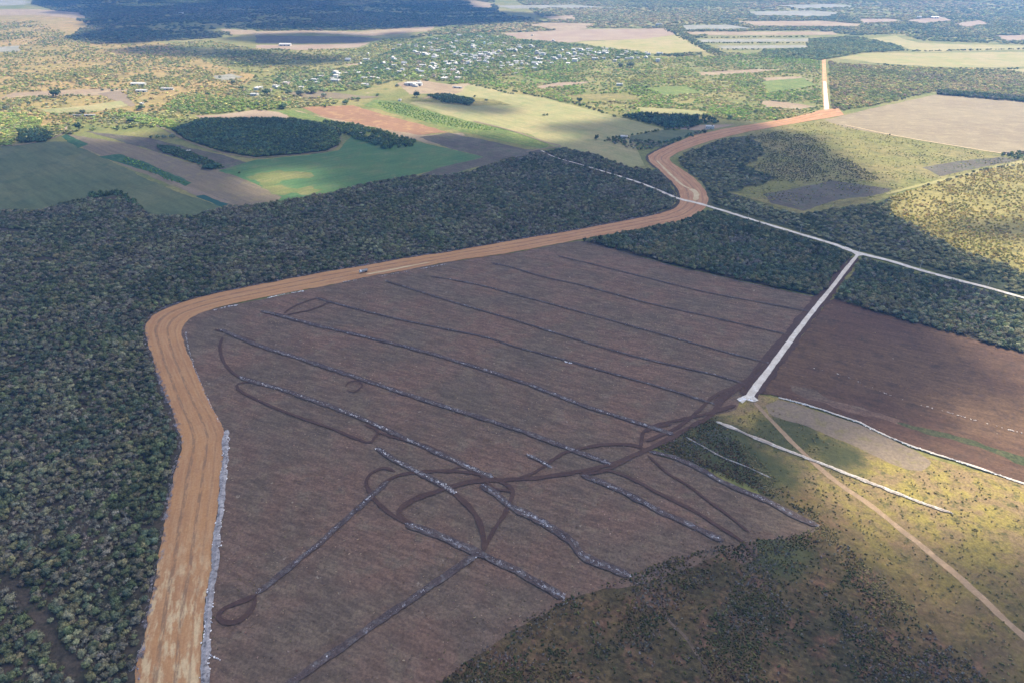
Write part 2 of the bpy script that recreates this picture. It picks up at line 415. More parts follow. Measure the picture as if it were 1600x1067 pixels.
# ------------------------------------------------------------------ woodland floor
FOREST_MAIN = [(-260, 328), (0, 331), (60, 330), (120, 313), (188, 307), (205, 312), (225, 330), (240, 338), (300, 338), (345, 326), (430, 316), (520, 302), (560, 290), (640, 276), (700, 275), (740, 268), (790, 250), (850, 238), (880, 232), (935, 244), (980, 262), (1010, 266), (1026, 267), (1044, 286), (1056, 304), (1058, 312), (1048, 325), (1000, 339), (901, 358), (800, 375), (704, 392), (643, 401), (562, 415), (501, 425), (400, 445), (354, 453), (304, 466), (258, 480), (234, 493), (221, 512), (222, 530), (245, 600), (268, 665), (274, 700), (260, 760), (254, 800), (235, 900), (222, 967), (202, 1067), (190, 1150), (160, 1420), (-800, 1420), (-500, 900)]
FOREST_B = [(912, 378), (1002, 361), (1075, 346), (1100, 332), (1116, 333), (1200, 358), (1300, 389), (1328, 403), (1278, 464), (1150, 437), (1050, 414), (960, 390)]
FOREST_C = [(1347, 407), (1440, 431), (1520, 451), (1600, 474), (1780, 530), (1780, 600), (1600, 553), (1500, 525), (1400, 497), (1303, 468)]
FOREST_D = [(1111, 318), (1250, 360), (1340, 391), (1440, 416), (1600, 461), (1780, 512), (1780, 300), (1600, 257), (1540, 265), (1450, 290), (1400, 305), (1380, 318), (1300, 328), (1250, 337), (1190, 321), (1134, 303), (1200, 286), (1212, 278), (1165, 262), (1196, 240), (1176, 212), (1130, 219), (1070, 240), (1058, 252), (1070, 264), (1098, 284), (1110, 300)]
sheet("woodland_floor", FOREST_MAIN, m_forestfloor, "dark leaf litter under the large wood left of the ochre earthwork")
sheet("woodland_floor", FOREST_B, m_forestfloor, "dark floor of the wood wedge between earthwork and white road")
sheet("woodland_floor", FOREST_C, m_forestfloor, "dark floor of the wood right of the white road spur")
sheet("woodland_floor", FOREST_D, ground_mat("scrub_wood_floor", (.22, .19, .060), (.27, .225, .080), (.13, .12, .040), big=50, mid=12, fine=2.4, contrast=.45), "shrubby floor of the wood above the white road")
sheet("woodland_floor", [(1100, 322), (1250, 362), (1340, 392), (1440, 418), (1600, 464), (1780, 514), (1780, 500), (1600, 432), (1500, 395), (1410, 345), (1380, 318), (1300, 328), (1250, 337), (1190, 321), (1134, 303), (1200, 286), (1212, 278), (1165, 262), (1196, 240), (1176, 212), (1130, 219), (1070, 240), (1058, 252), (1070, 264), (1098, 284)], m_grassdark, "dark brushy floor of the shaded wood above the white road", jitter=3)  # sunlit floor left yellow, shaded part recoloured dark along the cloud shadow's edge

# ------------------------------------------------------------------ the large cleared field and the land right of it
def sunlit_tint(m):  # lighter yellow grass colour follows the sunlit ground, sun put into the base colour
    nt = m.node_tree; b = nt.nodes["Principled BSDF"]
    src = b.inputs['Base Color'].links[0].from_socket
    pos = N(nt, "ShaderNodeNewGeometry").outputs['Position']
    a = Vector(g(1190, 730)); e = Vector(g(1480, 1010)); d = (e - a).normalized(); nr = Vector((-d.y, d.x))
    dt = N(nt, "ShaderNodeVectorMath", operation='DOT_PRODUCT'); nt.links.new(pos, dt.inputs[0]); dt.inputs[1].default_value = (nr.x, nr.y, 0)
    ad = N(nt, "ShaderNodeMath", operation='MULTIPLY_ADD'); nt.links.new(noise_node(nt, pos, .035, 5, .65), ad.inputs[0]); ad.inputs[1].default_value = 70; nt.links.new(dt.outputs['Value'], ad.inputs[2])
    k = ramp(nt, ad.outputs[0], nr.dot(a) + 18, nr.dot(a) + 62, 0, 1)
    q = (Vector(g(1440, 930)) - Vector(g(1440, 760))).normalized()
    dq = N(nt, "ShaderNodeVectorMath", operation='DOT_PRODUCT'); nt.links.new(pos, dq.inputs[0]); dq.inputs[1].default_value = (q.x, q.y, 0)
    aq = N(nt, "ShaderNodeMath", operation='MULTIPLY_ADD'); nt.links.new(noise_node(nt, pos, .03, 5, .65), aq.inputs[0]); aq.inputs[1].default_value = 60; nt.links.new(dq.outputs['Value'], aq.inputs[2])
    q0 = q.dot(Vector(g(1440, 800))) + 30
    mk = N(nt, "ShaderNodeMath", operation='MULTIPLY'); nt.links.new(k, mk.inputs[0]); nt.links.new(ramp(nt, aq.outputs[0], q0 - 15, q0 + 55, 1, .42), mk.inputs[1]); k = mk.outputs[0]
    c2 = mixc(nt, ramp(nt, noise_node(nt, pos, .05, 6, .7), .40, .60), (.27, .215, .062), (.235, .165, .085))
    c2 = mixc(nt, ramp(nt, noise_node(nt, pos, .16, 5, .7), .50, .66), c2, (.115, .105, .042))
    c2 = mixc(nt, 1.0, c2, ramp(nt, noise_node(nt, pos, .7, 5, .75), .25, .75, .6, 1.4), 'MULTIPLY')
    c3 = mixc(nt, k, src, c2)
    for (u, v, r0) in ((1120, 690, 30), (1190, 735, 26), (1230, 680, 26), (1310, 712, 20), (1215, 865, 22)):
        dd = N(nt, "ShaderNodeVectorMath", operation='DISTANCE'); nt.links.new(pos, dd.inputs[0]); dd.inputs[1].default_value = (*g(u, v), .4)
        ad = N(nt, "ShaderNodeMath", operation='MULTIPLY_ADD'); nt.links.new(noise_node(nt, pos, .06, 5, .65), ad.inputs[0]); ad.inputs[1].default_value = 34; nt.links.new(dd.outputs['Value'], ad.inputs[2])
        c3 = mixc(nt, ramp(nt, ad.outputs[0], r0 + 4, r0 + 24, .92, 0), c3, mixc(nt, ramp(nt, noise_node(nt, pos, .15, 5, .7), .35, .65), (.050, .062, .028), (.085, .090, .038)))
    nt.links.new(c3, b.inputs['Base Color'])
sunlit_tint(m_scrub)
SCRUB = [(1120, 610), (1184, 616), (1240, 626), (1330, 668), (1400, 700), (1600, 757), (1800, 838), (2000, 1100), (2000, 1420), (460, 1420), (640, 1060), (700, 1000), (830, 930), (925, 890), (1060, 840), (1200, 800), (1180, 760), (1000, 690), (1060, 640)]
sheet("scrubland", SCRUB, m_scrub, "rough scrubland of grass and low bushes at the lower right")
F_BROWN = [(250, 1420), (306, 1110), (322, 1060), (318, 967), (326, 900), (334, 800), (342, 700), (340, 672), (312, 605), (284, 545), (282, 515), (298, 495), (330, 484), (379, 474), (476, 455), (562, 436), (650, 420), (704, 410), (800, 396), (901, 377), (912, 378), (960, 391), (1050, 416), (1150, 439), (1278, 466), (1262, 490), (1232, 528), (1200, 568), (1174, 606), (1156, 628), (1150, 640), (1112, 652), (1080, 668), (1050, 690), (1016, 706), (1060, 722), (1140, 755), (1200, 780), (1240, 800), (1282, 822), (1256, 838), (1180, 843), (1186, 872), (1160, 882), (1120, 856), (1060, 876), (985, 902), (925, 928), (885, 932), (850, 962), (800, 985), (760, 1015), (730, 1035), (690, 1070), (640, 1180), (520, 1420)]
sheet("cleared_field", F_BROWN, m_brown, "huge cleared brown field crossed by rows of debris")
F_BROWN2 = [(1292, 472), (1303, 468), (1400, 497), (1500, 525), (1600, 553), (1800, 606), (1800, 840), (1600, 756), (1500, 722), (1430, 702), (1390, 684), (1340, 660), (1290, 644), (1215, 620), (1180, 614), (1204, 584), (1250, 530)]
sheet("cleared_field", F_BROWN2, m_brown2, "dark reddish brown cleared field right of the white road spur")
sheet("pale_strip", [(1234, 602), (1262, 608), (1300, 622), (1400, 655), (1402, 662), (1350, 650), (1290, 632), (1240, 612)], m_brown, "faint pale strip in the dark brown field", jitter=2.5)
sheet("grass_strip", [(1400, 660), (1440, 668), (1510, 686), (1600, 718), (1760, 780), (1760, 784), (1600, 724), (1500, 693), (1420, 672)], m_grassdark, "thin weedy strip near the white rubble line", jitter=3)
sheet("pale_strip", [(1196, 634), (1216, 624), (1290, 646), (1340, 662), (1390, 686), (1430, 704), (1457, 722), (1440, 738), (1416, 734), (1390, 724), (1330, 694), (1250, 662), (1200, 648)], m_strip, "tan bare strip below the white rubble line")

# ------------------------------------------------------------------ roads
def highway_mat():
    m, nt, b, pos = base_mat("ochre_earthwork")
    uv = N(nt, "ShaderNodeAttribute", attribute_type='GEOMETRY', attribute_name='across')
    t = uv.outputs['Fac']
    al = N(nt, "ShaderNodeAttribute", attribute_type='GEOMETRY', attribute_name='along').outputs['Fac']
    cb = N(nt, "ShaderNodeCombineXYZ")
    nt.links.new(t, cb.inputs[0]); nt.links.new(al, cb.inputs[1])
    vec = cb.outputs[0]                                     # (metres across, metres along)
    wob = noise_node(nt, vec, .02, 2, .5)
    add = N(nt, "ShaderNodeMath", operation='MULTIPLY_ADD'); nt.links.new(wob, add.inputs[0]); add.inputs[1].default_value = 3.0; nt.links.new(t, add.inputs[2])
    tw = add.outputs[0]
    c = mixc(nt, ramp(nt, noise_node(nt, vec, .02, 5, .6), .35, .65), (.42, .225, .098), (.36, .19, .09))
    streak = noise_node(nt, vec, 1.0, 6, .68, (.34, .034, 1))
    c = mixc(nt, ramp(nt, streak, .42, .62, 0, .6), c, (.46, .275, .14))
    pale = noise_node(nt, vec, 1.0, 6, .66, (.19, .060, 1))
    near = ramp(nt, al, 120, 205, 1, 0)
    mid = N(nt, "ShaderNodeMath", operation='MULTIPLY'); nt.links.new(ramp(nt, pale, .47, .60), mid.inputs[0]); nt.links.new(near, mid.inputs[1])
    c = mixc(nt, mid.outputs[0], c, (.54, .40, .23))
    red = ramp(nt, al, 760, 1000, 0, .75)
    c = mixc(nt, red, c, mixc(nt, ramp(nt, streak, .45, .6), (.36, .19, .105), (.46, .27, .15)))
    for (pos_t, wd, amt, seed) in ((11.5, 1.3, .75, 0.), (21.5, 1.1, .75, 3.), (28.5, .7, .35, 7.)):
        d = N(nt, "ShaderNodeMath", operation='SUBTRACT'); nt.links.new(tw, d.inputs[0]); d.inputs[1].default_value = pos_t
        ab = N(nt, "ShaderNodeMath", operation='ABSOLUTE'); nt.links.new(d.outputs[0], ab.inputs[0])
        k = ramp(nt, ab.outputs[0], wd * .5, wd * 1.5, 1, 0)
        mk = noise_node(nt, vec, 1.0, 4, .7, (.5, .12, 1), 0)
        k2 = N(nt, "ShaderNodeMath", operation='MULTIPLY'); nt.links.new(k, k2.inputs[0]); nt.links.new(ramp(nt, mk, .38, .56, 0.15, amt), k2.inputs[1])
        c = mixc(nt, k2.outputs[0], c, (.20, .125, .075))
    f = noise_node(nt, pos, .8, 5, .75)
    c = mixc(nt, 1.0, c, ramp(nt, f, .25, .75, .84, 1.16), 'MULTIPLY')
    nt.links.new(c, b.inputs['Base Color'])
    return m

HW = [((150, 1400), (262, 1400)), ((182, 1220), (290, 1220)), ((205, 1110), (306, 1110)), ((211, 1067), (314, 1067)), ((230, 967), (318, 967)), ((243, 900), (329, 900)), ((262, 800), (338, 800)), ((268, 760), (345, 760)), ((282, 700), (349, 700)), ((276, 665), (350, 672)), ((252, 600), (316, 605)), ((229, 530), (286, 530)), ((228, 510), (288, 508)), ((240, 494), (304, 494)), ((262, 482), (334, 483)), ((304, 468), (370, 474)), ((354, 456), (405, 467)), ((400, 447), (430, 462)), ((501, 427), (510, 447)), ((562, 417), (565, 435)), ((643, 403), (650, 420)), ((704, 394), (706, 409)), ((800, 377), (800, 395)), ((901, 360), (901, 376)), ((1002, 341), (1004, 357)), ((1036, 333), (1073, 343)), ((1056, 324), (1098, 329)), ((1063, 312), (1106, 313)), ((1061, 300), (1099, 295)), ((1053, 288), (1083, 278)), ((1032, 268), (1060, 262)), ((1013, 247), (1046, 250)), ((1032, 234), (1056, 241)), ((1058, 223), (1074, 233)), ((1087, 212), (1110, 221)), ((1144, 200), (1162, 208)), ((1189, 193), (1200, 201)), ((1240, 184), (1246, 193)), ((1282, 173), (1300, 184)), ((1312, 170), (1320, 180))]
def build_highway():
    A = [Vector(g(*a)) for a, _ in HW]; B = [Vector(g(*b)) for _, b in HW]
    def cr(P, seg, t):
        Q = [P[0] * 2 - P[1]] + P + [P[-1] * 2 - P[-2]]
        a, b, c, d = Q[seg], Q[seg + 1], Q[seg + 2], Q[seg + 3]
        return 0.5 * ((2 * b) + (c - a) * t + (2 * a - 5 * b + 4 * c - d) * t * t + (3 * b - a - 3 * c + d) * t ** 3)
    rows = []
    for s in range(len(A) - 1):
        n = max(2, int((A[s + 1] - A[s]).length / 3))
        for k in range(n):
            rows.append((cr(A, s, k / n), cr(B, s, k / n)))
    z = next_z(); W = 14
    vs, fs, ac, al = [], [], [], []
    L = 0; prev = None
    for i, (a, b) in enumerate(rows):
        m = (a + b) / 2
        if prev: L += (m - prev).length
        prev = m
        w = (b - a).length
        d = (b - a).normalized()
        ja = random.uniform(-.5, .5) + 2.2 * (float(vnoise(np.array([a.x]), np.array([a.y]), 12.0, 61)[0]) - .5); jb = random.uniform(-.5, .5) + 1.6 * (float(vnoise(np.array([b.x]), np.array([b.y]), 10.0, 62)[0]) - .5)
        for q in range(W + 1):
            t = q / W
            p = a.lerp(b, t) + d * (ja * (1 - t) + jb * t) * (1 if q in (0, W) else 0)
            h = 0.14 * math.sin(math.pi * min(1, max(0, t))) + (-.1 if q in (5, 9) else 0)
            vs.append((p.x, p.y, z + max(h, 0))); ac.append(t * 33.0); al.append(L)
        if i:
            for q in range(W):
                k = i * (W + 1) + q
                fs.append((k - W - 1, k - W, k + 1, k))
    o = link_mesh("earthwork_road", vs, fs, highway_mat())
    if o.data.polygons[0].normal.z < 0: o.data.flip_normals()
    for nm, arr in (("across", ac), ("along", al)):
        at = o.data.attributes.new(nm, 'FLOAT', 'POINT'); at.data.foreach_set("value", arr)
    tag(o, "wide ochre earthwork road winding from the lower left into the distance", None, None, 'structure')
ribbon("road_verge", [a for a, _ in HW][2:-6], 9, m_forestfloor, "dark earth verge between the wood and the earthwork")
build_highway()
m_ochre = ground_mat("ochre_soil", (.50, .30, .15), (.42, .24, .12), (.58, .40, .22), big=40, mid=9, fine=2, contrast=.15)
m_yel = ground_mat("pale_gravel", (.58, .46, .28), (.50, .38, .22), None, big=20, fine=2, contrast=.15)
ribbon("pale_gravel_strip", [(572, 430), (600, 425), (640, 417), (672, 411)], [2.6, 3.0, 2.4, 1.2], m_yel, "fresh pale gravel strip on the ochre earthwork behind the truck", z=.78)
ribbon("pale_gravel_strip", [(1026, 252), (1036, 262), (1050, 276), (1066, 290), (1078, 296)], [2, 4, 4, 3], m_yel, "pale gravel lane on the bend of the earthwork", z=.77)
ribbon("pale_gravel_strip", [(1080, 296), (1088, 304), (1086, 314)], [8, 8, 7], m_yel, "broad pale gravel patch before the white road crossing", z=.79)
ribbon("earthwork_road", [(1292, 184), (1291, 165), (1289, 140), (1287, 92)], [12, 10, 10, 9, 9], m_ochre, jitter=.08, label="straight ochre road climbing away at the upper right")
ribbon("white_road", [(1292, 178), (1291, 160), (1289.5, 140), (1288.5, 128)], [9, 8, 7, 6], m_white, jitter=.08, label="white surfaced part of the straight upper right road")
ribbon("bare_junction", [(1240, 187), (1270, 181), (1300, 177), (1312, 174)], [8, 22, 26, 8], m_ochre, "ochre bare junction at the end of the earthwork")

WR = [(845, 236), (868, 247), (920, 262), (1000, 287), (1056, 310), (1098, 321), (1200, 352), (1250, 367), (1300, 382), (1336, 395), (1390, 409), (1440, 424), (1500, 440), (1540, 450), (1600, 467), (1700, 497), (1780, 520)]
ribbon("white_road", WR, [2, 2, 2.6, 4.0, 5.5, 5.5, 5.5, 6, 6, 5, 5, 5], m_white, "long narrow white limestone road crossing the woods", z=.86)
ribbon("road_verge", [(1338, 404), (1318, 424), (1296, 452), (1266, 489), (1236, 528), (1208, 568), (1182, 602), (1168, 622)], [8, 12, 14, 14, 14, 14, 14], m_track, "brown worn verge of the white road spur", z=.845)
ribbon("white_road", [(1341, 398), (1320, 424), (1300, 450), (1270, 487), (1240, 526), (1210, 567), (1185, 600), (1170, 622)], [3.6, 4, 4, 4.3, 4.5, 4.8, 6], m_white, "white limestone road spur running down to the field corner", z=.87, jitter=.12, ends=False)
ribbon("white_road", [(1320, 387), (1332, 394), (1341, 401)], 4, m_white, "short left arm of the white road junction", z=.875)
ribbon("white_road", [(1341, 401), (1350, 398), (1362, 402)], 3.5, m_white, "short right arm of the white road junction", z=.88)
sheet("white_pad", [(1150, 624), (1162, 619), (1172, 616), (1184, 626), (1176, 629), (1166, 626), (1160, 631)], m_white, "small white rubble pad at the foot of the white spur", z=.885)
ribbon("light_track", [(740, 190), (800, 205), (850, 222), (875, 229), (850, 233), (822, 238)], 4.5, m_strip, "pale farm track between the crop strips")
ribbon("dirt_track", [(1178, 628), (1200, 652), (1232, 686), (1270, 722), (1300, 748), (1340, 776), (1370, 798), (1420, 838), (1460, 870), (1500, 904), (1550, 950), (1602, 998), (1680, 1060)], [3, 3.5, 4, 4, 4, 4], m_dirt, "straight tan dirt track crossing the scrub to the right edge")
ribbon("dirt_track", [(1036, 895), (1034, 930), (1042, 965), (1070, 995), (1100, 1040), (1130, 1090)], 1.6, m_brown, "faint wheel path in the scrub at the bottom")
ribbon("dirt_track", [(884, 932), (930, 912), (990, 906), (1050, 890), (1130, 858)], [5, 8, 6, 4], m_brown, "brown worn margin along the scrub edge")
ribbon("light_track", [(1134, 300), (1195, 317), (1250, 334), (1290, 327), (1330, 315), (1380, 304)], 3.5, m_meadow, "thin grassy path looping below the burnt plot")
ribbon("light_track", [(1385, 304), (1440, 290), (1500, 276), (1560, 262), (1640, 244)], [5, 8, 10, 12], m_yellow, "yellow grassy lane along the meadow edge")
ribbon("light_track", [(1320, 196), (1400, 213), (1500, 230), (1582, 243)], 3.5, m_yel, "pale track along the cream field's lower edge")
ribbon("light_track", [(200, 15), (232, 12), (262, 9), (290, 6), (312, 0)], 12, m_tan, "sunlit road far off in the deep cloud shadow")
ribbon("light_track", [(0, 229), (40, 226), (78, 218), (100, 208), (104, 196)], 4, m_pink, "reddish track along the top of the green field")
ribbon("light_track", [(200, 183), (240, 195), (262, 205), (300, 224), (350, 240), (400, 248)], 3.5, m_strip, "pale path along the dark wood block")
ribbon("light_track", [(400, 248), (470, 242), (515, 236), (532, 222), (530, 212)], 3, m_strip, "pale path round the end of the dark wood block")
ribbon("forest_trail", [(-30, 880), (10, 905), (40, 940), (68, 975), (90, 1010), (110, 1040), (150, 1100)], [2, 3, 4, 4.5, 4.5], m_forestfloor, "dark narrow trail through the wood at the lower left")

# ------------------------------------------------------------------ wheel tracks on the cleared field
TR = [
 ([(348, 528), (344, 545), (350, 566), (368, 586), (398, 598), (430, 604)], 2.0, "curved wheel track at the field's upper left"),
 ([(392, 598), (374, 600), (372, 608), (400, 625), (460, 650), (520, 671), (572, 692), (584, 686), (590, 674), (570, 664)], 1.9, "long sweeping wheel track below the third debris row"),
 ([(590, 676), (630, 688), (660, 695), (690, 708), (740, 738), (768, 752)], 2.0, "wheel track running beside the longest debris row"),
 ([(618, 738), (600, 732), (580, 741), (572, 755), (580, 774), (602, 797), (628, 814), (648, 824)], 2.2, "round wheel track left of the crossing rows"),
 ([(590, 765), (612, 748), (640, 740), (700, 737), (750, 742), (788, 756), (801, 772), (790, 800), (770, 832), (755, 862)], 2.6, "wide looping wheel track at the middle of the field"),
 ([(648, 824), (624, 808), (630, 792), (660, 776), (690, 766), (740, 753), (800, 750), (860, 745), (915, 735), (960, 724), (1004, 706), (1050, 684), (1082, 666), (1110, 650), (1130, 624), (1150, 610), (1172, 590), (1204, 548), (1232, 520), (1262, 486)], 3.2, "broad wheel track crossing the field to the white spur"),
 ([(706, 768), (735, 795), (752, 825), (757, 862)], 2.8, "dark wheel track joining the crossing rows"),
 ([(858, 722), (890, 706), (940, 696), (985, 696), (1010, 704)], 2.4, "arched wheel track near the field's right side"),
 ([(910, 740), (935, 735), (965, 740), (1000, 756), (1050, 782), (1090, 802), (1130, 828), (1160, 848), (1180, 872)], 2.0, "wheel track beside the right debris rows"),
 ([(1012, 712), (1040, 738), (1078, 762), (1110, 786), (1140, 808), (1170, 832)], 1.6, "faint wheel track in the right corner of the field"),
 ([(1006, 676), (1030, 664), (1070, 655), (1110, 646), (1150, 634)], 2.6, "wheel track above the right corner"),
 ([(1146, 634), (1124, 640), (1118, 628), (1132, 616), (1150, 610)], 2.2, "small looping wheel track by the white pad"),
 ([(400, 932), (396, 948), (376, 970), (352, 973), (342, 964), (352, 950), (385, 938), (402, 930)], 2.3, "small closed wheel loop at the lower left of the field"),
 ([(444, 492), (456, 482), (480, 472), (500, 467), (512, 474), (484, 486), (448, 493)], 1.6, "small triangular wheel loop at the top of the field"),
 ([(540, 606), (545, 598), (560, 596), (566, 604), (552, 614), (542, 610)], 1.2, "tiny wheel loop between the upper rows"),
 ([(336, 516), (360, 522), (400, 535)], 2.2, "short track at the field's upper left corner"),
 ([(1000, 700), (1010, 672), (1050, 664)], 2.0, "short link track by the green corner"),
 ([(905, 742), (940, 738), (975, 722), (1006, 704)], 2.2, "second lane of the broad wheel track near the right rows"),
 ([(800, 752), (828, 742), (850, 730), (870, 716)], 1.8, "short curved track left of the arched one"),
 ([(700, 738), (724, 730), (750, 742), (772, 764), (800, 768)], 1.8, "bent wheel track over the kinked row's upper end"),
 ([(1172, 590), (1150, 604), (1118, 618), (1092, 642), (1060, 668), (1010, 690)], 2.4, "upper lane of the broad wheel track towards the white spur"),
]
m_track2 = m_track
for i, (pts, w, lb) in enumerate(TR):
    ribbon("wheel_track", pts, w * 1.15, m_track, lb, jitter=.34, z=.90 + .004 * i, step=2.5)

# ------------------------------------------------------------------ plant and stone prototypes (kept out of the scene, used by the masses)
def ico(sub, seed, amp, sq=(1, 1, 1), freq=1.6):
    bm = bmesh.new()
    bmesh.ops.create_icosphere(bm, subdivisions=sub, radius=1.0)
    r = random.Random(seed)
    ph = [(Vector((r.gauss(0, 1), r.gauss(0, 1), r.gauss(0, 1))).normalized(), r.uniform(.5, 1)) for _ in range(9)]
    for v in bm.verts:
        d = v.co.normalized(); k = 0
        for p, w in ph:
            k += w * max(0, d.dot(p)) ** 6
        f = 1 + amp * (k - .6) + r.uniform(-amp, amp) * .25
        v.co = Vector((d.x * sq[0], d.y * sq[1], d.z * sq[2])) * f
    vs = [tuple(v.co) for v in bm.verts]; fs = [tuple(v.index for v in f.verts) for f in bm.faces]
    bm.free()
    return vs, fs

def crown_mesh(name, seed, cards=110, sub=1, lobes=5, card=.22, flat=.8, bare=0.0, mat=None):
    """unit crown: radius about 1, from z=.2 to about 1.9, lobes wrapped in leaf-sized faces"""
    r = random.Random(seed)
    vs, fs = [], []
    L = []
    for i in range(lobes):
        a = i * 2 * math.pi / max(1, lobes - 1) + r.uniform(-.4, .4)
        d = 0 if i == 0 else r.uniform(.38, .62)
        L.append((Vector((math.cos(a) * d, math.sin(a) * d, (1.15 if i == 0 else .92) * flat + r.uniform(-.14, .14))), r.uniform(.46, .62) if i else .64))
    if bare < 1:
        for c, rad in L:
            v, f = ico(sub, r.random(), .28, (1, 1, .8))
            k = len(vs); vs += [tuple(Vector(p) * rad * (.82 - .25 * bare) + c) for p in v]; fs += [tuple(i + k for i in q) for q in f]
    for _ in range(cards):
        c, rad = r.choice(L)
        n = Vector((r.gauss(0, 1), r.gauss(0, 1), r.gauss(.35, 1))).normalized()
        p = c + Vector((n.x, n.y, n.z * .8)) * rad * r.uniform(.8, 1.22)
        t = n.orthogonal().normalized(); t.rotate(Matrix.Rotation(r.uniform(0, 6.28), 3, n)); b = n.cross(t)
        t = (t + n * r.uniform(-.7, .7)).normalized()
        s = card * r.uniform(.5, 1.25)
        k = len(vs)
        vs += [tuple(p + t * s * .6), tuple(p + b * s * .5), tuple(p - t * s * .6), tuple(p - b * s * .45 + n * s * .3)]
        fs += [(k, k + 1, k + 2, k + 3)]
    if bare > 0:
        for _ in range(int(34 * bare)):
            a = r.uniform(0, 6.28); e = r.uniform(.35, 1.35)
            d = Vector((math.cos(a) * math.cos(e), math.sin(a) * math.cos(e), math.sin(e)))
            p0 = Vector((0, 0, .45)) + d * r.uniform(.0, .45); p1 = p0 + d * r.uniform(.6, 1.1) + Vector((r.uniform(-.2, .2), r.uniform(-.2, .2), 0))
            s = d.orthogonal().normalized() * .035; s2 = d.cross(s)
            k = len(vs)
            vs += [tuple(p0 + s), tuple(p0 - s * .5 + s2), tuple(p0 - s * .5 - s2), tuple(p1)]
            fs += [(k, k + 1, k + 3), (k + 1, k + 2, k + 3), (k + 2, k, k + 3)]
    me = bpy.data.meshes.new(name); me.from_pydata(vs, [], fs); me.update()
    me.materials.append(mat or M_LEAF)
    return me

def proto_collection(name, meshes):
    c = bpy.data.collections.new(name)
    for i, me in enumerate(meshes):
        o = bpy.data.objects.new(f"{name}_{i:02d}", me); c.objects.link(o)
    return c

CROWNS = [crown_mesh("crown", 10 + i, 130, 1, 5 + i % 2, .24, .75 + .1 * (i % 3)) for i in range(6)]
BARES = [crown_mesh("bare_crown", 40 + i, 46, 1, 4, .2, .8, .75) for i in range(3)]
TWIGGY = [crown_mesh("twig_crown", 50 + i, 30, 1, 4, .16, .8, 1.0) for i in range(2)]
PC_NEAR = proto_collection("wood_tree", CROWNS + BARES + TWIGGY)            # 0-5 leafy, 6-8 thin, 9-10 bare
FARC = [crown_mesh("far_crown", 70 + i, 34, 1, 4, .38, .62) for i in range(6)]
PC_FAR = proto_collection("far_tree", FARC)
BUSH = [crown_mesh("bush", 90 + i, 44, 1, 3, .32, .45) for i in range(4)] + [crown_mesh("bush_dry", 96 + i, 16, 1, 3, .2, .5, .8) for i in range(2)]
PC_BUSH = proto_collection("bush", BUSH)
def rock_mesh(seed, sq):
    v, f = ico(1, seed, .45, sq)
    me = bpy.data.meshes.new("rock"); me.from_pydata(v, [], f); me.update(); me.materials.append(M_ROCK); return me
PC_ROCK = proto_collection("rock", [rock_mesh(3 + i, (1, .8 - .1 * (i % 3), .55)) for i in range(5)])
def stick_mesh(seed):
    r = random.Random(seed); vs, fs = [], []
    for _ in range(5):
        a = r.gauss(0, .45); l = r.uniform(.6, 1.5); w = r.uniform(.05, .11); o = Vector((r.uniform(-.5, .5), r.uniform(-.5, .5), r.uniform(.05, .45)))
        d = Vector((math.cos(a), math.sin(a), r.uniform(-.25, .35))); n = Vector((-d.y, d.x, 0)).normalized() * w; u = Vector((0, 0, w))
        k = len(vs)
        vs += [tuple(o - d * l - n), tuple(o - d * l + n), tuple(o - d * l + u), tuple(o + d * l - n * .6), tuple(o + d * l + n * .6), tuple(o + d * l + u)]
        fs += [(k, k + 2, k + 5, k + 3), (k + 2, k + 1, k + 4, k + 5), (k, k + 1, k + 2), (k + 3, k + 5, k + 4)]
    me = bpy.data.meshes.new("sticks"); me.from_pydata(vs, [], fs); me.update(); me.materials.append(M_TWIG); return me
PC_STICK = proto_collection("sticks", [stick_mesh(i) for i in range(4)] + [rock_mesh(31, (1, .7, .5))])

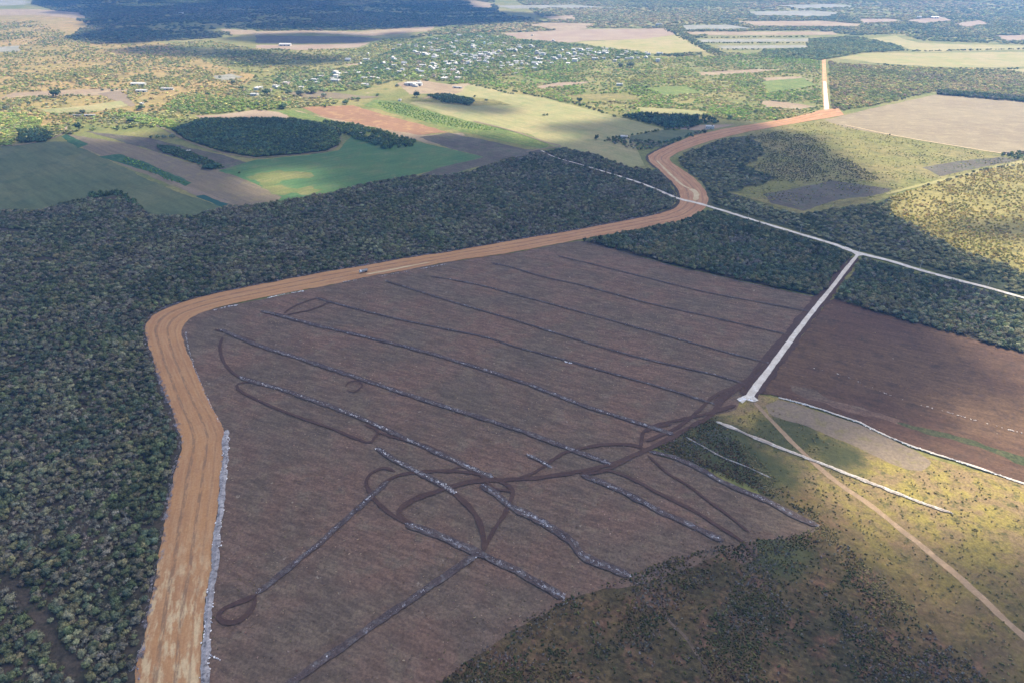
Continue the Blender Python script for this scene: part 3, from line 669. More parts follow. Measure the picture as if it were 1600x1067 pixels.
def scatter(name, P, rot, scl, sclz, pid, colr, protos, label, kind='stuff'):
    n = len(P)
    me = bpy.data.meshes.new(name)
    me.vertices.add(n)
    me.vertices.foreach_set("co", np.ascontiguousarray(P, dtype=np.float32).ravel())
    def at(nm, tp, dat, key="value"):
        a = me.attributes.new(nm, tp, 'POINT'); a.data.foreach_set(key, np.ascontiguousarray(dat).ravel())
    at("pid", 'INT', pid.astype(np.int32))
    at("rot", 'FLOAT_VECTOR', np.stack([np.zeros(n), np.zeros(n), rot], 1).astype(np.float32), "vector")
    at("scl", 'FLOAT_VECTOR', np.stack([scl, scl, sclz], 1).astype(np.float32), "vector")
    at("tcol", 'FLOAT_COLOR', np.concatenate([colr, np.ones((n, 1))], 1).astype(np.float32), "color")
    o = bpy.data.objects.new(name, me); col.objects.link(o)
    ng = bpy.data.node_groups.new(name, 'GeometryNodeTree')
    ng.interface.new_socket("Geometry", in_out='INPUT', socket_type='NodeSocketGeometry')
    ng.interface.new_socket("Geometry", in_out='OUTPUT', socket_type='NodeSocketGeometry')
    gi = ng.nodes.new("NodeGroupInput"); go = ng.nodes.new("NodeGroupOutput")
    ci = ng.nodes.new("GeometryNodeCollectionInfo"); ci.inputs['Collection'].default_value = protos
    ci.inputs['Separate Children'].default_value = True; ci.inputs['Reset Children'].default_value = True
    mp = ng.nodes.new("GeometryNodeMeshToPoints")
    iop = ng.nodes.new("GeometryNodeInstanceOnPoints")
    iop.inputs['Pick Instance'].default_value = True
    def na(nm, tp):
        a = ng.nodes.new("GeometryNodeInputNamedAttribute"); a.data_type = tp; a.inputs[0].default_value = nm
        return a.outputs[0]
    er = ng.nodes.new("FunctionNodeEulerToRotation")
    ng.links.new(na("rot", 'FLOAT_VECTOR'), er.inputs[0])
    ng.links.new(gi.outputs[0], mp.inputs[0]); ng.links.new(mp.outputs[0], iop.inputs['Points'])
    ng.links.new(ci.outputs[0], iop.inputs['Instance'])
    ng.links.new(na("pid", 'INT'), iop.inputs['Instance Index'])
    ng.links.new(er.outputs[0], iop.inputs['Rotation'])
    ng.links.new(na("scl", 'FLOAT_VECTOR'), iop.inputs['Scale'])
    ng.links.new(iop.outputs[0], go.inputs[0])
    md = o.modifiers.new("scatter", 'NODES'); md.node_group = ng
    tag(o, label, None, None, kind)
    return o

LEAF_GAIN = 2.1
def palette(X, Y, cols, seed, patch=45., sharp=1.0, jit=.22, far=False):
    """colour per plant: wandering patches of the palette plus plant-to-plant variation"""
    cols = np.array(cols, float)
    n = len(X); m = len(cols)
    w = np.stack([vnoise(X, Y, patch, seed + 13 * i) * sharp + rng.random(n) * .9 for i in range(m)], 1)
    idx = w.argmax(1)
    c = cols[idx] * (np.array([2.5, 2.25, 1.95]) if not far else np.array([3.5, 3.15, 2.25])) * (1 + rng.normal(0, jit, (n, 1))).clip(.45, 1.8)  # far sunlit plants are coloured brighter than the shaded ones
    c *= 1 + rng.normal(0, .06, (n, 3))
    return c.clip(.01, .9), idx

# areas no plant may stand on (photo pixels)
ROADPOLY = [a for a, _ in HW] + [b for _, b in HW][::-1]
def line_clear(X, Y, pts, dist):
    """True where farther than dist from the world polyline"""
    ok = np.ones(len(X), bool)
    P = smooth_line(G(pts), 12.0)
    for a, b in zip(P[:-1], P[1:]):
        bx0, bx1 = min(a.x, b.x) - dist, max(a.x, b.x) + dist
        by0, by1 = min(a.y, b.y) - dist, max(a.y, b.y) + dist
        m = (X > bx0) & (X < bx1) & (Y > by0) & (Y < by1)
        if not m.any(): continue
        dx, dy = b.x - a.x, b.y - a.y
        t = (((X[m] - a.x) * dx + (Y[m] - a.y) * dy) / (dx * dx + dy * dy)).clip(0, 1)
        dd = np.hypot(X[m] - a.x - t * dx, Y[m] - a.y - t * dy)
        k = np.flatnonzero(m); ok[k[dd < dist]] = False
    return ok

def grid_points(poly_px, spacing, seed=0, excl=(), lines=(), dens=None, growth=0.0):
    W_ = np.array(G(poly_px))
    x0, y0 = W_.min(0); x1, y1 = W_.max(0)
    r = np.random.default_rng(seed)
    xs = np.arange(x0, x1, spacing); ys = np.arange(y0, y1, spacing * .9)
    X, Y = np.meshgrid(xs, ys)
    X = X + (np.arange(len(ys)) % 2)[:, None] * spacing * .5
    X = (X + r.uniform(-.42, .42, X.shape) * spacing).ravel(); Y = (Y + r.uniform(-.42, .42, Y.shape) * spacing).ravel()
    wob = spacing * 1.1
    Xt = X + (vnoise(X, Y, spacing * 4, 77) - .5) * wob; Yt = Y + (vnoise(X, Y, spacing * 4, 78) - .5) * wob
    U, V = to_px(Xt, Yt)
    m = inside(poly_px, U, V) & (U > -260) & (U < 1860) & (V > -20) & (V < 1330)
    X, Y, U, V = X[m], Y[m], U[m], V[m]
    m = ~inside(ROADPOLY, U, V)
    for e in excl: m &= ~inside(e, U, V)
    X, Y, U, V = X[m], Y[m], U[m], V[m]
    m = np.ones(len(X), bool)
    for pts, d in lines: m &= line_clear(X, Y, pts, d)
    if dens is not None: m &= r.random(len(X)) < dens(X, Y, U, V)
    return X[m], Y[m], U[m], V[m]

def plant(name, label, poly, spacing, size, cols, protos, pids, seed, excl=(), lines=(), dens=None, patch=45., hz=(.8, 1.2), jit=.22, bare=None, height=None, keep=None, tint=None):
    X, Y, U, V = grid_points(poly, spacing, seed, excl, lines, dens)
    if keep is not None:
        m = keep(X, Y, U, V); X, Y, U, V = X[m], Y[m], U[m], V[m]
    n = len(X)
    c, idx = palette(X, Y, cols, seed, patch, jit=jit, far=protos is PC_FAR and seed >= 420 and seed != 425)  # wood under the top left cloud shadow stays on the darker gain
    if seed in (402, 403, 404): c = c * .66 + c.mean(1, keepdims=True) * np.array([[1.24, 1.12, .90]]) * .42
    if tint is not None: c = np.clip(tint(c, X, Y, U, V), .01, .9)
    s = rng.uniform(size[0], size[1], n) * .5
    pid = rng.choice(pids, n)
    if bare is not None:                                    # palette entries that are leafless trees
        for k, ids in bare.items():
            m = idx == k; pid[m] = rng.choice(ids, m.sum())
    sz = s * rng.uniform(hz[0], hz[1], n) if height is None else rng.uniform(height[0], height[1], n) * .5
    P = np.stack([X, Y, np.full(n, .45)], 1)
    print(name, n)
    return scatter(name, P, rng.uniform(0, 6.28, n), s, sz, pid, c, protos, label), (X, Y, s, sz, pid, c, V, U)

# colours of foliage
DG = (.040, .062, .026); MG = (.062, .090, .034); OG = (.090, .095, .040); GR = (.095, .098, .085); RU = (.125, .082, .050); BG = (.045, .078, .050); PG = (.105, .125, .070)

WRL = (WR, 4.5)
TRAIL = ([(-30, 880), (10, 905), (40, 940), (68, 975), (90, 1010), (110, 1040), (150, 1100)], 3.2)
CLEAR = [[(-60, 354), (30, 359), (52, 361), (40, 364), (-60, 362)], [(46, 405), (70, 403), (100, 407), (90, 411), (60, 411)], [(170, 393), (195, 392), (190, 396)], [(138, 306), (184, 306), (186, 313), (140, 313)], [(160, 378), (196, 377), (200, 381), (165, 383)]]
# the 300 nearest trees of the wood are built one by one
Xf, Yf, Uf, Vf = grid_points(FOREST_MAIN, 3.05, 301, CLEAR, [TRAIL, (WR[:6], 3.6)], lambda X, Y, U, V: np.where(fbm(X, Y, 26, 8) > .34, .97, .70))
cf, idf = palette(Xf, Yf, [DG, MG, OG, (.115, .118, .098), (.088, .090, .060), BG, GR, PG, MG, (.072, .076, .055)], 55, 26., jit=.22)
cf = (cf * .62 + cf.mean(1, keepdims=True) * np.array([[1.28, 1.14, .86]]) * .46)
sf = (2.4 + 3.0 * rng.random(len(Xf)) ** 2) * .56
pf = rng.integers(0, 6, len(Xf))
for k in (3, 6):
    m = idf == k; pf[m] = rng.choice([6, 7, 8, 8, 9, 10], m.sum())
szf = sf * rng.uniform(.85, 1.35, len(Xf))
szf = np.where(Vf < 420, szf * .85, szf)
inframe = (Uf > 2) & (Uf < 1600) & (Vf < 1062)
order = np.argsort(np.where(inframe, -Vf, 1e9))
near_idx = order[:300]
rest = np.ones(len(Xf), bool); rest[near_idx] = False
print("main wood", rest.sum())
scatter("woodland", np.stack([Xf, Yf, 0 * Xf], 1)[rest], rng.uniform(0, 6.28, rest.sum()), sf[rest], szf[rest], pf[rest], cf[rest], PC_NEAR, "dense low dry forest filling the left side up to the ochre earthwork")

def trunk_mesh(seed, lean=.12):
    r = random.Random(seed); vs, fs = [], []
    def limb(p0, p1, r0, r1, n=6):
        d = (p1 - p0).normalized(); t = d.orthogonal().normalized(); b = d.cross(t); k = len(vs)
        for p, rr in ((p0, r0), ((p0 + p1) / 2 + t * .03, (r0 + r1) / 2), (p1, r1)):
            for q in range(n):
                a = q * 2 * math.pi / n; vs.append(tuple(p + (t * math.cos(a) + b * math.sin(a)) * rr))
        for s in range(2):
            for q in range(n):
                fs.append((k + s * n + q, k + s * n + (q + 1) % n, k + (s + 1) * n + (q + 1) % n, k + (s + 1) * n + q))
    top = Vector((r.uniform(-lean, lean), r.uniform(-lean, lean), .72))
    limb(Vector((0, 0, -.02)), top, .075, .045)
    for i in range(4):
        a = i * 1.57 + r.uniform(-.4, .4)
        limb(top * r.uniform(.7, 1), top + Vector((math.cos(a) * .55, math.sin(a) * .55, r.uniform(.35, .6))), .038, .014, 5)
    me = bpy.data.meshes.new("trunk"); me.from_pydata(vs, [], fs); me.update(); me.materials.append(M_BARK)
    return me
TRUNKS = [trunk_mesh(i) for i in range(4)]
ALLCROWNS = CROWNS + BARES + TWIGGY

def tree(name, x, y, s, sz, crown_me, c, label, cat, group=None, rot=None):
    e = bpy.data.objects.new(name, None); col.objects.link(e)
    e.location = (x, y, 0); e.rotation_euler = (0, 0, random.uniform(0, 6.28) if rot is None else rot); e.scale = (s, s, sz)
    e.empty_display_size = .5
    t = bpy.data.objects.new("trunk", random.choice(TRUNKS)); col.objects.link(t); t.parent = e
    k = bpy.data.objects.new("crown", crown_me); col.objects.link(k); k.parent = e
    k["tcol"] = [float(v) for v in c]
    tag(e, label, cat, group)
    return e
for i in near_idx:
    p = int(pf[i])
    if p >= 6: lb, gp = "bare grey leafless tree among the green ones at the wood's near left corner", "leafless trees in the near wood"
    elif idf[i] == 4: lb, gp = "brownish leaved tree within the wood's near left corner", "brownish trees in the near wood"
    else: lb, gp = "small green crowned tree packed in the wood's near left corner", "green trees in the near wood"
    tree("forest_tree", Xf[i], Yf[i], sf[i], szf[i], ALLCROWNS[p], cf[i], lb, "tree", gp)

DARKBLUE = [(.038, .060, .030), (.052, .080, .036), (.075, .090, .045), (.12, .11, .10), (.12, .085, .05)]
plant("woodland", "wedge of dense wood between the ochre earthwork and the white road", FOREST_B, 3.9, (4.0, 6.4), [DG, MG, BG, GR, OG, OG, DG], PC_NEAR, [0, 1, 2, 3, 4, 5], 402, lines=[WRL], bare={3: [6, 7, 8, 9]}, patch=28, height=(4.5, 7.5))
plant("woodland", "wood with pale leafless trees right of the white road spur", FOREST_C, 3.9, (3.8, 6.2), [DG, MG, BG, GR, GR, OG, PG], PC_NEAR, [0, 1, 2, 3, 4, 5], 403, lines=[WRL], bare={3: [6, 7, 8, 9], 4: [8, 9, 10]}, patch=30, height=(4, 7))
_p1 = [(1130, 303), (1196, 320), (1256, 338), (1300, 329), (1380, 320), (1400, 303), (1540, 266), (1600, 258), (1800, 290), (1800, 560), (1090, 318), (1100, 290)]
D2 = [(1392, 306), (1450, 291), (1540, 266), (1600, 258), (1790, 300), (1790, 500), (1640, 445), (1570, 415), (1500, 392), (1440, 362), (1392, 338)]
plant("shrubland", "yellow green shrubland in the sun at the right edge", D2, 3.6, (2.2, 4.6), [(.20, .185, .065), (.17, .16, .055), (.22, .20, .08), (.13, .13, .045), (.19, .17, .09)], PC_BUSH, [0, 1, 2, 3, 4], 460, lines=[WRL], patch=34, height=(2.0, 4.2), dens=lambda X, Y, U, V: np.where(fbm(X, Y, 30, 24) > .50, .75, .28))  # sunlit part gets lighter yellow plant colours than the shaded wood
plant("woodland", "scrubby wood above the white road, sunlit towards the right", FOREST_D, 4.6, (3.6, 6.4), [DG, MG, OG, PG, GR, (.11, .12, .045), (.085, .10, .040)], PC_NEAR, [0, 1, 2, 3, 4, 5], 404, lines=[WRL], bare={4: [6, 7, 8, 9]}, patch=40, height=(2.6, 5.2), excl=[D2], dens=lambda X, Y, U, V: np.where(V < 305, np.where(fbm(X, Y, 45, 4) > .45, .85, .35), np.where(fbm(X, Y, 34, 14) > .36, .95, .45)))

WOODBLOCK = [(268, 203), (290, 196), (316, 187), (400, 186), (455, 187), (500, 194), (521, 200), (532, 212), (528, 228), (514, 235), (470, 241), (400, 246), (354, 239), (300, 222), (276, 210)]
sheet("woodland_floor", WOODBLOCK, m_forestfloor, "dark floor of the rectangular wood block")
plant("woodland", "dark rectangular wood block among the green fields", WOODBLOCK, 5.2, (5.5, 8.5), [DG, (.035, .055, .03), MG, BG], PC_FAR, [0, 1, 2, 3, 4, 5], 405, patch=60, height=(5, 8))
HEDGE = [(500, 189), (560, 196), (600, 207), (650, 222), (640, 231), (600, 233), (545, 214), (520, 199)]
plant("woodland", "narrow dark belt of trees running from the wood block", HEDGE, 5.2, (4.5, 7.5), [DG, BG, MG], PC_FAR, [0, 1, 2, 3, 4, 5], 406, patch=40, height=(5, 9), dens=lambda X, Y, U, V: np.where(fbm(X, Y, 18, 3) > .42, 1, .35))
BELT2 = [(240, 228), (275, 230), (330, 252), (352, 262), (340, 266), (300, 254), (262, 241)]
plant("woodland", "dark thicket belt along the rough strip", BELT2, 4.6, (4, 7), [DG, BG], PC_FAR, [0, 1, 2, 3], 407, height=(3, 6))
BELT3 = [(972, 183), (1010, 179), (1060, 181), (1110, 184), (1124, 192), (1085, 200), (1045, 202), (1005, 192)]
plant("woodland", "shaded dark grove behind the pasture's right end", BELT3, 5.5, (5, 8), [DG, (.03, .05, .035), BG], PC_FAR, [0, 1, 2, 3, 4], 408, height=(7, 11), dens=lambda X, Y, U, V: np.where(U + V * 0 < 1090, .9, .4))
BELT4 = [(948, 216), (975, 214), (990, 219), (1040, 223), (1062, 215), (1100, 204), (1108, 206), (1060, 222), (1030, 232), (1000, 236), (960, 226)]
plant("thicket", "straggling dark thicket at the earthwork's sharp corner", BELT4, 4.6, (3.5, 6), [DG, BG, GR], PC_FAR, [0, 1, 2, 3, 4], 409, height=(3, 6), dens=lambda X, Y, U, V: np.full(len(X), .6))
BELT5 = [(666, 150), (700, 149), (745, 158), (735, 166), (690, 160)]
plant("thicket", "shaded clump of trees at the pasture's upper left corner", BELT5, 5.5, (5, 8), [DG, BG], PC_FAR, [0, 1, 2, 3, 4], 410, height=(5, 9))
BELT6 = [(27, 205), (60, 203), (85, 210), (76, 222), (30, 224)]
plant("thicket", "dark grove beside the reddish track at the far left", BELT6, 5, (5, 8), [DG, BG], PC_FAR, [0, 1, 2, 3, 4], 411, height=(5, 9))
WOODEDGE = [(135, 305), (160, 301), (190, 301), (212, 315), (222, 328), (200, 318), (186, 306), (140, 310)]
plant("thicket", "row of trees jutting into the green field from the wood", WOODEDGE, 4.2, (4, 6), [DG, BG], PC_FAR, [0, 1, 2, 3, 4], 412, height=(4, 7))
EDGE7 = [(1465, 143), (1520, 147), (1600, 154), (1780, 168), (1780, 173), (1600, 160), (1465, 149)]
plant("thicket", "line of tall trees along the cream field's upper edge", EDGE7, 4.6, (5, 8), [DG, GR, MG], PC_FAR, [0, 1, 2, 3, 4], 413, height=(8, 11))
plant("thicket", "clump of bushes at the right corner of the cream field", [(1556, 242), (1580, 238), (1640, 240), (1780, 262), (1780, 272), (1600, 252)], 5, (4, 7), [DG, MG, GR], PC_FAR, [0, 1, 2, 3, 4], 414, height=(4, 7), dens=lambda X, Y, U, V: np.full(len(X), .55))

# mixed country: orchards, groves and scrub of the middle distance and beyond
def fieldmask(X, Y, U, V):
    return np.ones(len(X), bool)
PLOTS = [ob for ob in col.objects if ob.name.split('.')[0] in ("field_plot", "pasture", "yellow_field", "cream_field", "tan_field", "red_field", "lime_strip", "pink_plot", "bare_patch", "grass_plot")]
def plot_excl():
    out = []
    for ob in PLOTS:
        vs = [v.co for v in ob.data.vertices]
        out.append([to_px(v.x, v.y) for v in vs])
    return out
PX = plot_excl()
UPR = ([(1292, 184), (1291, 150), (1287, 92)], 10)
ORCH = [(760, 116), (830, 104), (900, 92), (990, 90), (1100, 90), (1180, 84), (1284, 96), (1286, 172), (1240, 186), (1190, 192), (1120, 186), (1060, 180), (980, 182), (900, 164), (838, 150), (760, 134), (700, 132), (720, 122)]
GC = [(.075, .125, .040), (.060, .095, .035), (.105, .145, .050), (.13, .135, .07), (.085, .11, .06), (.15, .15, .10)]
plant("orchard_scrub", "patchwork of green orchards and scrub between the town and the upright road", ORCH, 6.4, (4.5, 8.5), GC, PC_FAR, [0, 1, 2, 3, 4, 5], 420, excl=PX, lines=[UPR], patch=70, height=(2.5, 6), dens=lambda X, Y, U, V: np.where(fbm(X, Y, 60, 31) > .50, .88, np.where(fbm(X, Y, 60, 31) > .42, .55, .2)))
RWOOD = [(1292, 178), (1296, 96), (1310, 100), (1380, 104), (1480, 108), (1600, 112), (1790, 118), (1790, 166), (1600, 153), (1465, 143), (1380, 163)]
plant("woodland", "olive green wood right of the upright road", RWOOD, 6.8, (6, 9.5), [(.085, .105, .045), (.07, .085, .04), (.12, .125, .06), (.14, .13, .08), (.10, .09, .07)], PC_FAR, [0, 1, 2, 3, 4, 5], 421, excl=PX, lines=[UPR], patch=80, height=(4, 7), dens=lambda X, Y, U, V: np.where(fbm(X, Y, 70, 41) > .38, .97, .7))
RW2 = [(1190, 80), (1262, 76), (1262, 62), (1330, 58), (1400, 66), (1414, 80), (1350, 83), (1310, 90), (1284, 94), (1180, 90)]
plant("woodland", "blue green wood before the dry yellow field", RW2, 8, (8, 11), [(.06, .08, .045), (.08, .095, .05), (.05, .075, .05)], PC_FAR, [0, 1, 2, 3, 4, 5], 422, excl=PX, height=(5, 8), dens=lambda X, Y, U, V: np.full(len(X), .95))
TOWNPOLY = [(560, 104), (600, 84), (650, 64), (700, 55), (780, 52), (810, 62), (880, 68), (930, 74), (1000, 82), (1020, 90), (980, 92), (900, 96), (860, 108), (800, 118), (740, 126), (690, 128), (620, 126), (570, 140), (480, 146), (430, 140), (420, 120), (480, 112)]
FARW = [(1000, 44), (1100, 36), (1200, 30), (1320, 26), (1350, 28), (1400, 28), (1480, 22), (1620, 40), (1790, 48), (1790, 70), (1600, 70), (1440, 64), (1410, 54), (1340, 56), (1270, 48), (1180, 48), (1080, 60), (1130, 84), (1180, 92), (1100, 90), (1020, 88), (1106, 82), (1060, 54)]
plant("woodland", "far off wood with pale clearings at the upper right", FARW, 9, (8, 13), [(.06, .08, .045), (.085, .095, .055), (.05, .07, .05), (.12, .12, .075)], PC_FAR, [0, 1, 2, 3, 4, 5], 423, excl=PX, patch=150, height=(5, 9), dens=lambda X, Y, U, V: np.where(fbm(X, Y, 140, 51) > .40, .92, .30))
TOPR = [(760, -30), (1790, -30), (1790, 46), (1620, 40), (1480, 22), (1400, 27), (1320, 26), (1200, 30), (1100, 36), (1000, 44), (900, 44), (860, 50), (760, 52), (700, 54), (640, 60), (700, 42), (860, 36)]
plant("woodland", "wood and scrub stretching to the top right of the view", TOPR, 14, (11, 20), [(.07, .09, .05), (.09, .10, .06), (.06, .08, .055), (.13, .12, .085)], PC_FAR, [0, 1, 2, 3, 4, 5], 424, excl=PX, patch=320, height=(5, 9), dens=lambda X, Y, U, V: np.where(fbm(X, Y, 300, 61) > .44, .85, .30))
TOPL = [(50, 6), (60, -30), (760, -30), (780, 20), (860, 36), (700, 42), (560, 48), (400, 49), (340, 60), (230, 66), (150, 70), (100, 60), (140, 40), (100, 22)]
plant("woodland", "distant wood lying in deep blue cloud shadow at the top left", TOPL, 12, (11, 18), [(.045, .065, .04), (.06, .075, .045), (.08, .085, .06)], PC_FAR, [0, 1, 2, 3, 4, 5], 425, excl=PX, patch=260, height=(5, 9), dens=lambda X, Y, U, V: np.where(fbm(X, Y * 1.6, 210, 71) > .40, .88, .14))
LEFTC = [(-190, 30), (60, 34), (120, 60), (240, 70), (330, 64), (400, 78), (560, 78), (600, 62), (650, 62), (560, 104), (420, 120), (430, 142), (480, 148), (560, 158), (500, 168), (450, 170), (330, 180), (270, 198), (130, 206), (90, 215), (0, 222), (-190, 230)]
plant("scrub_trees", "loose scrub and small trees over the dry slope at the left", LEFTC, 8.5, (4.5, 10.5), [(.085, .105, .045), (.12, .13, .06), (.07, .09, .045), (.16, .15, .09), (.11, .12, .085)], PC_FAR, [0, 1, 2, 3, 4, 5], 426, excl=PX, patch=90, height=(2.5, 7), dens=lambda X, Y, U, V: np.where(fbm(X, Y, 95, 81) > .50, .88, np.where(fbm(X, Y, 95, 81) > .42, .48, .16)) * np.where((V < 110) & (U < 330), .55, 1))
LG = [(280, 150), (330, 150), (400, 160), (470, 160), (440, 170), (330, 179), (285, 178), (250, 172)]
plant("grove", "rounded green grove behind the pinkish plot", LG, 6, (6, 9), [(.06, .09, .035), (.08, .115, .04)], PC_FAR, [0, 1, 2, 3, 4], 427, excl=PX, height=(4, 7), dens=lambda X, Y, U, V: np.full(len(X), .55))
plant("grove", "bright green thicket at the far left edge", [(-190, 182), (20, 178), (70, 186), (60, 204), (28, 206), (20, 228), (-190, 236)], 5.6, (5, 8), [(.10, .14, .045), (.075, .11, .04)], PC_FAR, [0, 1, 2, 3, 4], 428, height=(3, 6), dens=lambda X, Y, U, V: np.full(len(X), .75))
plant("grove", "diagonal green belt leading down to the dark wood block", [(175, 178), (205, 177), (260, 188), (282, 196), (272, 204), (225, 194), (190, 186)], 5.6, (5, 8), [(.10, .15, .05), (.075, .11, .04)], PC_FAR, [0, 1, 2, 3, 4], 429, height=(3, 6), dens=lambda X, Y, U, V: np.full(len(X), .8))
plant("garden_trees", "trees growing thickly between the town's houses", TOWNPOLY, 8.6, (6, 11), [(.065, .095, .045), (.05, .08, .045), (.09, .12, .05), (.11, .12, .08)], PC_FAR, [0, 1, 2, 3, 4, 5], 430, patch=60, height=(4, 8), dens=lambda X, Y, U, V: np.where(fbm(X, Y, 50, 91) > .45, .92, .62))
for i, (pl, lb) in enumerate([
    ([(590, 160), (625, 161), (691, 181), (750, 196), (790, 205), (735, 203), (660, 190), (600, 172)], "rows of young trees in the bright green orchard strip"),
    ([(196, 244), (226, 256), (292, 288), (280, 288), (228, 266), (192, 254)], "bushes growing in the dark green crop strip")]):
    plant("orchard_rows", lb, pl, 6.0, (2.2, 4.2), [(.06, .11, .03), (.09, .16, .04)], PC_BUSH, [0, 1, 2, 3], 440 + i, height=(1.6, 3))
HEDL = [([(962, 183), (900, 163), (838, 150), (800, 143)], 3.), ([(740, 133), (800, 147)], 2.5), ([(1104, 81), (1160, 85)], 5.), ([(1040, 46), (1104, 80)], 4.), ([(1414, 80), (1480, 80), (1600, 77), (1780, 76)], 4.), ([(1370, 101), (1480, 108), (1780, 107)], 5.), ([(1080, 203), (1040, 203), (985, 213), (946, 221)], 2.2), ([(1060, 60), (1260, 58)], 4.), ([(1080, 68), (1262, 68)], 5.), ([(1110, 78), (1260, 78)], 5.), ([(1070, 49), (1300, 48)], 4.), ([(780, 64), (890, 69), (925, 74)], 4.)]
HX, HY = [], []
for pts, w in HEDL:
    L = smooth_line(G(pts), 5.0)
    for p in L:
        if random.random() < .8: HX.append(p.x + random.gauss(0, w)); HY.append(p.y + random.gauss(0, w))
HX, HY = np.array(HX), np.array(HY); n = len(HX)
c, _ = palette(HX, HY, [DG, MG, OG], 3)
scatter("hedgerow", np.stack([HX, HY, 0 * HX], 1), rng.uniform(0, 6, n), rng.uniform(2, 4.2, n), rng.uniform(1.6, 3.6, n), rng.integers(0, 6, n), c, PC_FAR, "dark hedgerows dividing the far fields")

# meadow and lower right scrub
ME = [(1176, 209), (1215, 201), (1288, 191), (1400, 216), (1582, 246), (1760, 276), (1760, 300), (1600, 256), (1540, 264), (1440, 288), (1400, 300), (1300, 325), (1196, 318), (1136, 300), (1200, 286), (1165, 262), (1196, 240)]
plant("low_bushes", "low bushes dotted over the rough meadow", ME, 5.5, (1.4, 3.6), [(.12, .14, .05), (.07, .085, .035), (.16, .16, .07)], PC_BUSH, [0, 1, 2, 3, 4], 450, patch=30, height=(.7, 2.0), dens=lambda X, Y, U, V: np.where(fbm(X, Y, 34, 7) > .52, .75, .15))
plant("low_bushes", "grey green regrowth in the shaded left part of the meadow", plant_later, 3.4, (1.6, 3.6), [(.040, .050, .034), (.055, .055, .046), (.035, .05, .024), (.065, .07, .035)], PC_BUSH, [0, 1, 2, 3, 4, 5], 455, patch=30, height=(.9, 2.0), dens=lambda X, Y, U, V: np.where(fbm(X, Y, 40, 27) > .42, .8, .25))  # dark bush colours fill the cloud shadow's outline on the meadow
SC2 = [(1150, 638), (1184, 632), (1240, 656), (1330, 698), (1400, 730), (1440, 742), (1460, 728), (1600, 762), (1780, 838), (1860, 1330), (540, 1330), (686, 1068), (736, 1026), (840, 955), (915, 924), (1050, 871), (1185, 842), (1250, 834), (1284, 820), (1220, 784), (1060, 716), (1026, 703), (1080, 666)]
DT = [(1178, 628), (1232, 686), (1300, 748), (1370, 798), (1460, 870), (1550, 950), (1680, 1060)]
def sd(X, Y, U, V):
    f = fbm(X, Y, 22, 15)
    d = np.where(f > .50, .95, np.where(f > .42, .5, .15))
    return d * np.where(U * .69 - V * .72 > 300, .13, 1)
plant("low_bushes", "mosaic of low bushes and rough grass at the lower right", SC2, 1.4, (.6, 2.1), [(.034, .044, .020), (.052, .054, .022), (.072, .064, .030), (.085, .088, .09), (.034, .038, .018), (.052, .038, .024), (.075, .078, .08)], PC_BUSH, [0, 1, 2, 3], 451, lines=[(DT, 2.2)], patch=14, height=(.7, 1.9), dens=sd, bare={3: [4, 5], 6: [4, 5, 5]}, tint=lambda c, X, Y, U, V: np.where((U * .69 - V * .72 + (vnoise(X, Y, 18, 4) - .5) * 90 > 290)[:, None], c * .4 + np.array([[.21, .18, .08]]), c))  # bushes on the sunlit side recoloured lighter to match the ground tint
plant("dry_tussocks", "dry grass tufts and regrowth over the cleared brown field", F_BROWN, 3.2, (.4, 1.3), [(.10, .078, .060), (.055, .040, .032), (.14, .115, .09), (.06, .055, .03)], PC_BUSH, [0, 1, 4, 5], 452, patch=30, height=(.25, .6), dens=lambda X, Y, U, V: np.where(fbm(X, Y, 40, 19) > .46, .5, .18))
plant("dry_tussocks", "dry tufts over the dark cleared field on the right", F_BROWN2, 5.5, (.5, 1.6), [(.10, .07, .05), (.06, .042, .03)], PC_BUSH, [0, 1, 4, 5], 453, patch=30, height=(.25, .6), dens=lambda X, Y, U, V: np.full(len(X), .3))

# ------------------------------------------------------------------ rows of pushed-up debris on the cleared field
def windrow(name, px, w, amount, white, label, seed, furrow=True, protos=None, size=(.5, 1.3), offs=0.0, colset=None):
    L = smooth_line(G(px), 1.5)
    if furrow:
        ribbon(name + "_furrow" if False else "scraped_furrow", px, w * 1.25, m_furrow, "scraped dark soil under " + label, jitter=.3, z=.86 + seed * .0007, step=2.5)
    r = np.random.default_rng(seed)
    P, RT, SC, C, ID, SZ = [], [], [], [], [], []
    n = len(L)
    for i in range(1, n):
        a, b = L[i - 1], L[i]; d = (b - a); ln = d.length
        if ln < 1e-6: continue
        d = d / ln; nr = Vector((-d.y, d.x)); ang = math.atan2(d.y, d.x)
        dens = float(vnoise(np.array([a.x]), np.array([a.y]), 9.0, seed + 1)[0])
        k = r.poisson(amount * ln * (0.35 + 1.3 * dens))
        for _ in range(k):
            wh = r.random() < white * (.5 + 1.3 * dens)
            side = 0 if (wh or w <= 3.5) else r.choice([-1, 1]) * .30
            t = r.normal(side * w, (.13 if not wh else .16) * w) + offs
            p = a + d * r.uniform(0, ln) + nr * t
            base = np.array([.88, .88, .92]) if w > 4.4 or seed in (207, 209, 213) else np.array([.56, .56, .60]) if wh else (np.array([.25, .245, .28]) if r.random() < .45 else np.array([.085, .078, .08]))
            if colset is not None: base = np.array(colset[r.integers(0, len(colset))])
            C.append(base * r.uniform(.75, 1.2)); P.append((p.x, p.y, .80 + r.uniform(0, .1)))
            RT.append(ang + r.normal(0, .5)); q_ = 1.5 if wh and furrow else 1.0; SC.append(r.uniform(*size) * q_); SZ.append(r.uniform(size[0], size[1]) * (.8 if furrow else .5)); ID.append(r.integers(0, 5))
    P = np.array(P)
    if not len(P): return
    scatter(name, P, np.array(RT), np.array(SC), np.array(SZ), np.array(ID), np.clip(np.array(C), 0, .9), protos or PC_STICK, label)

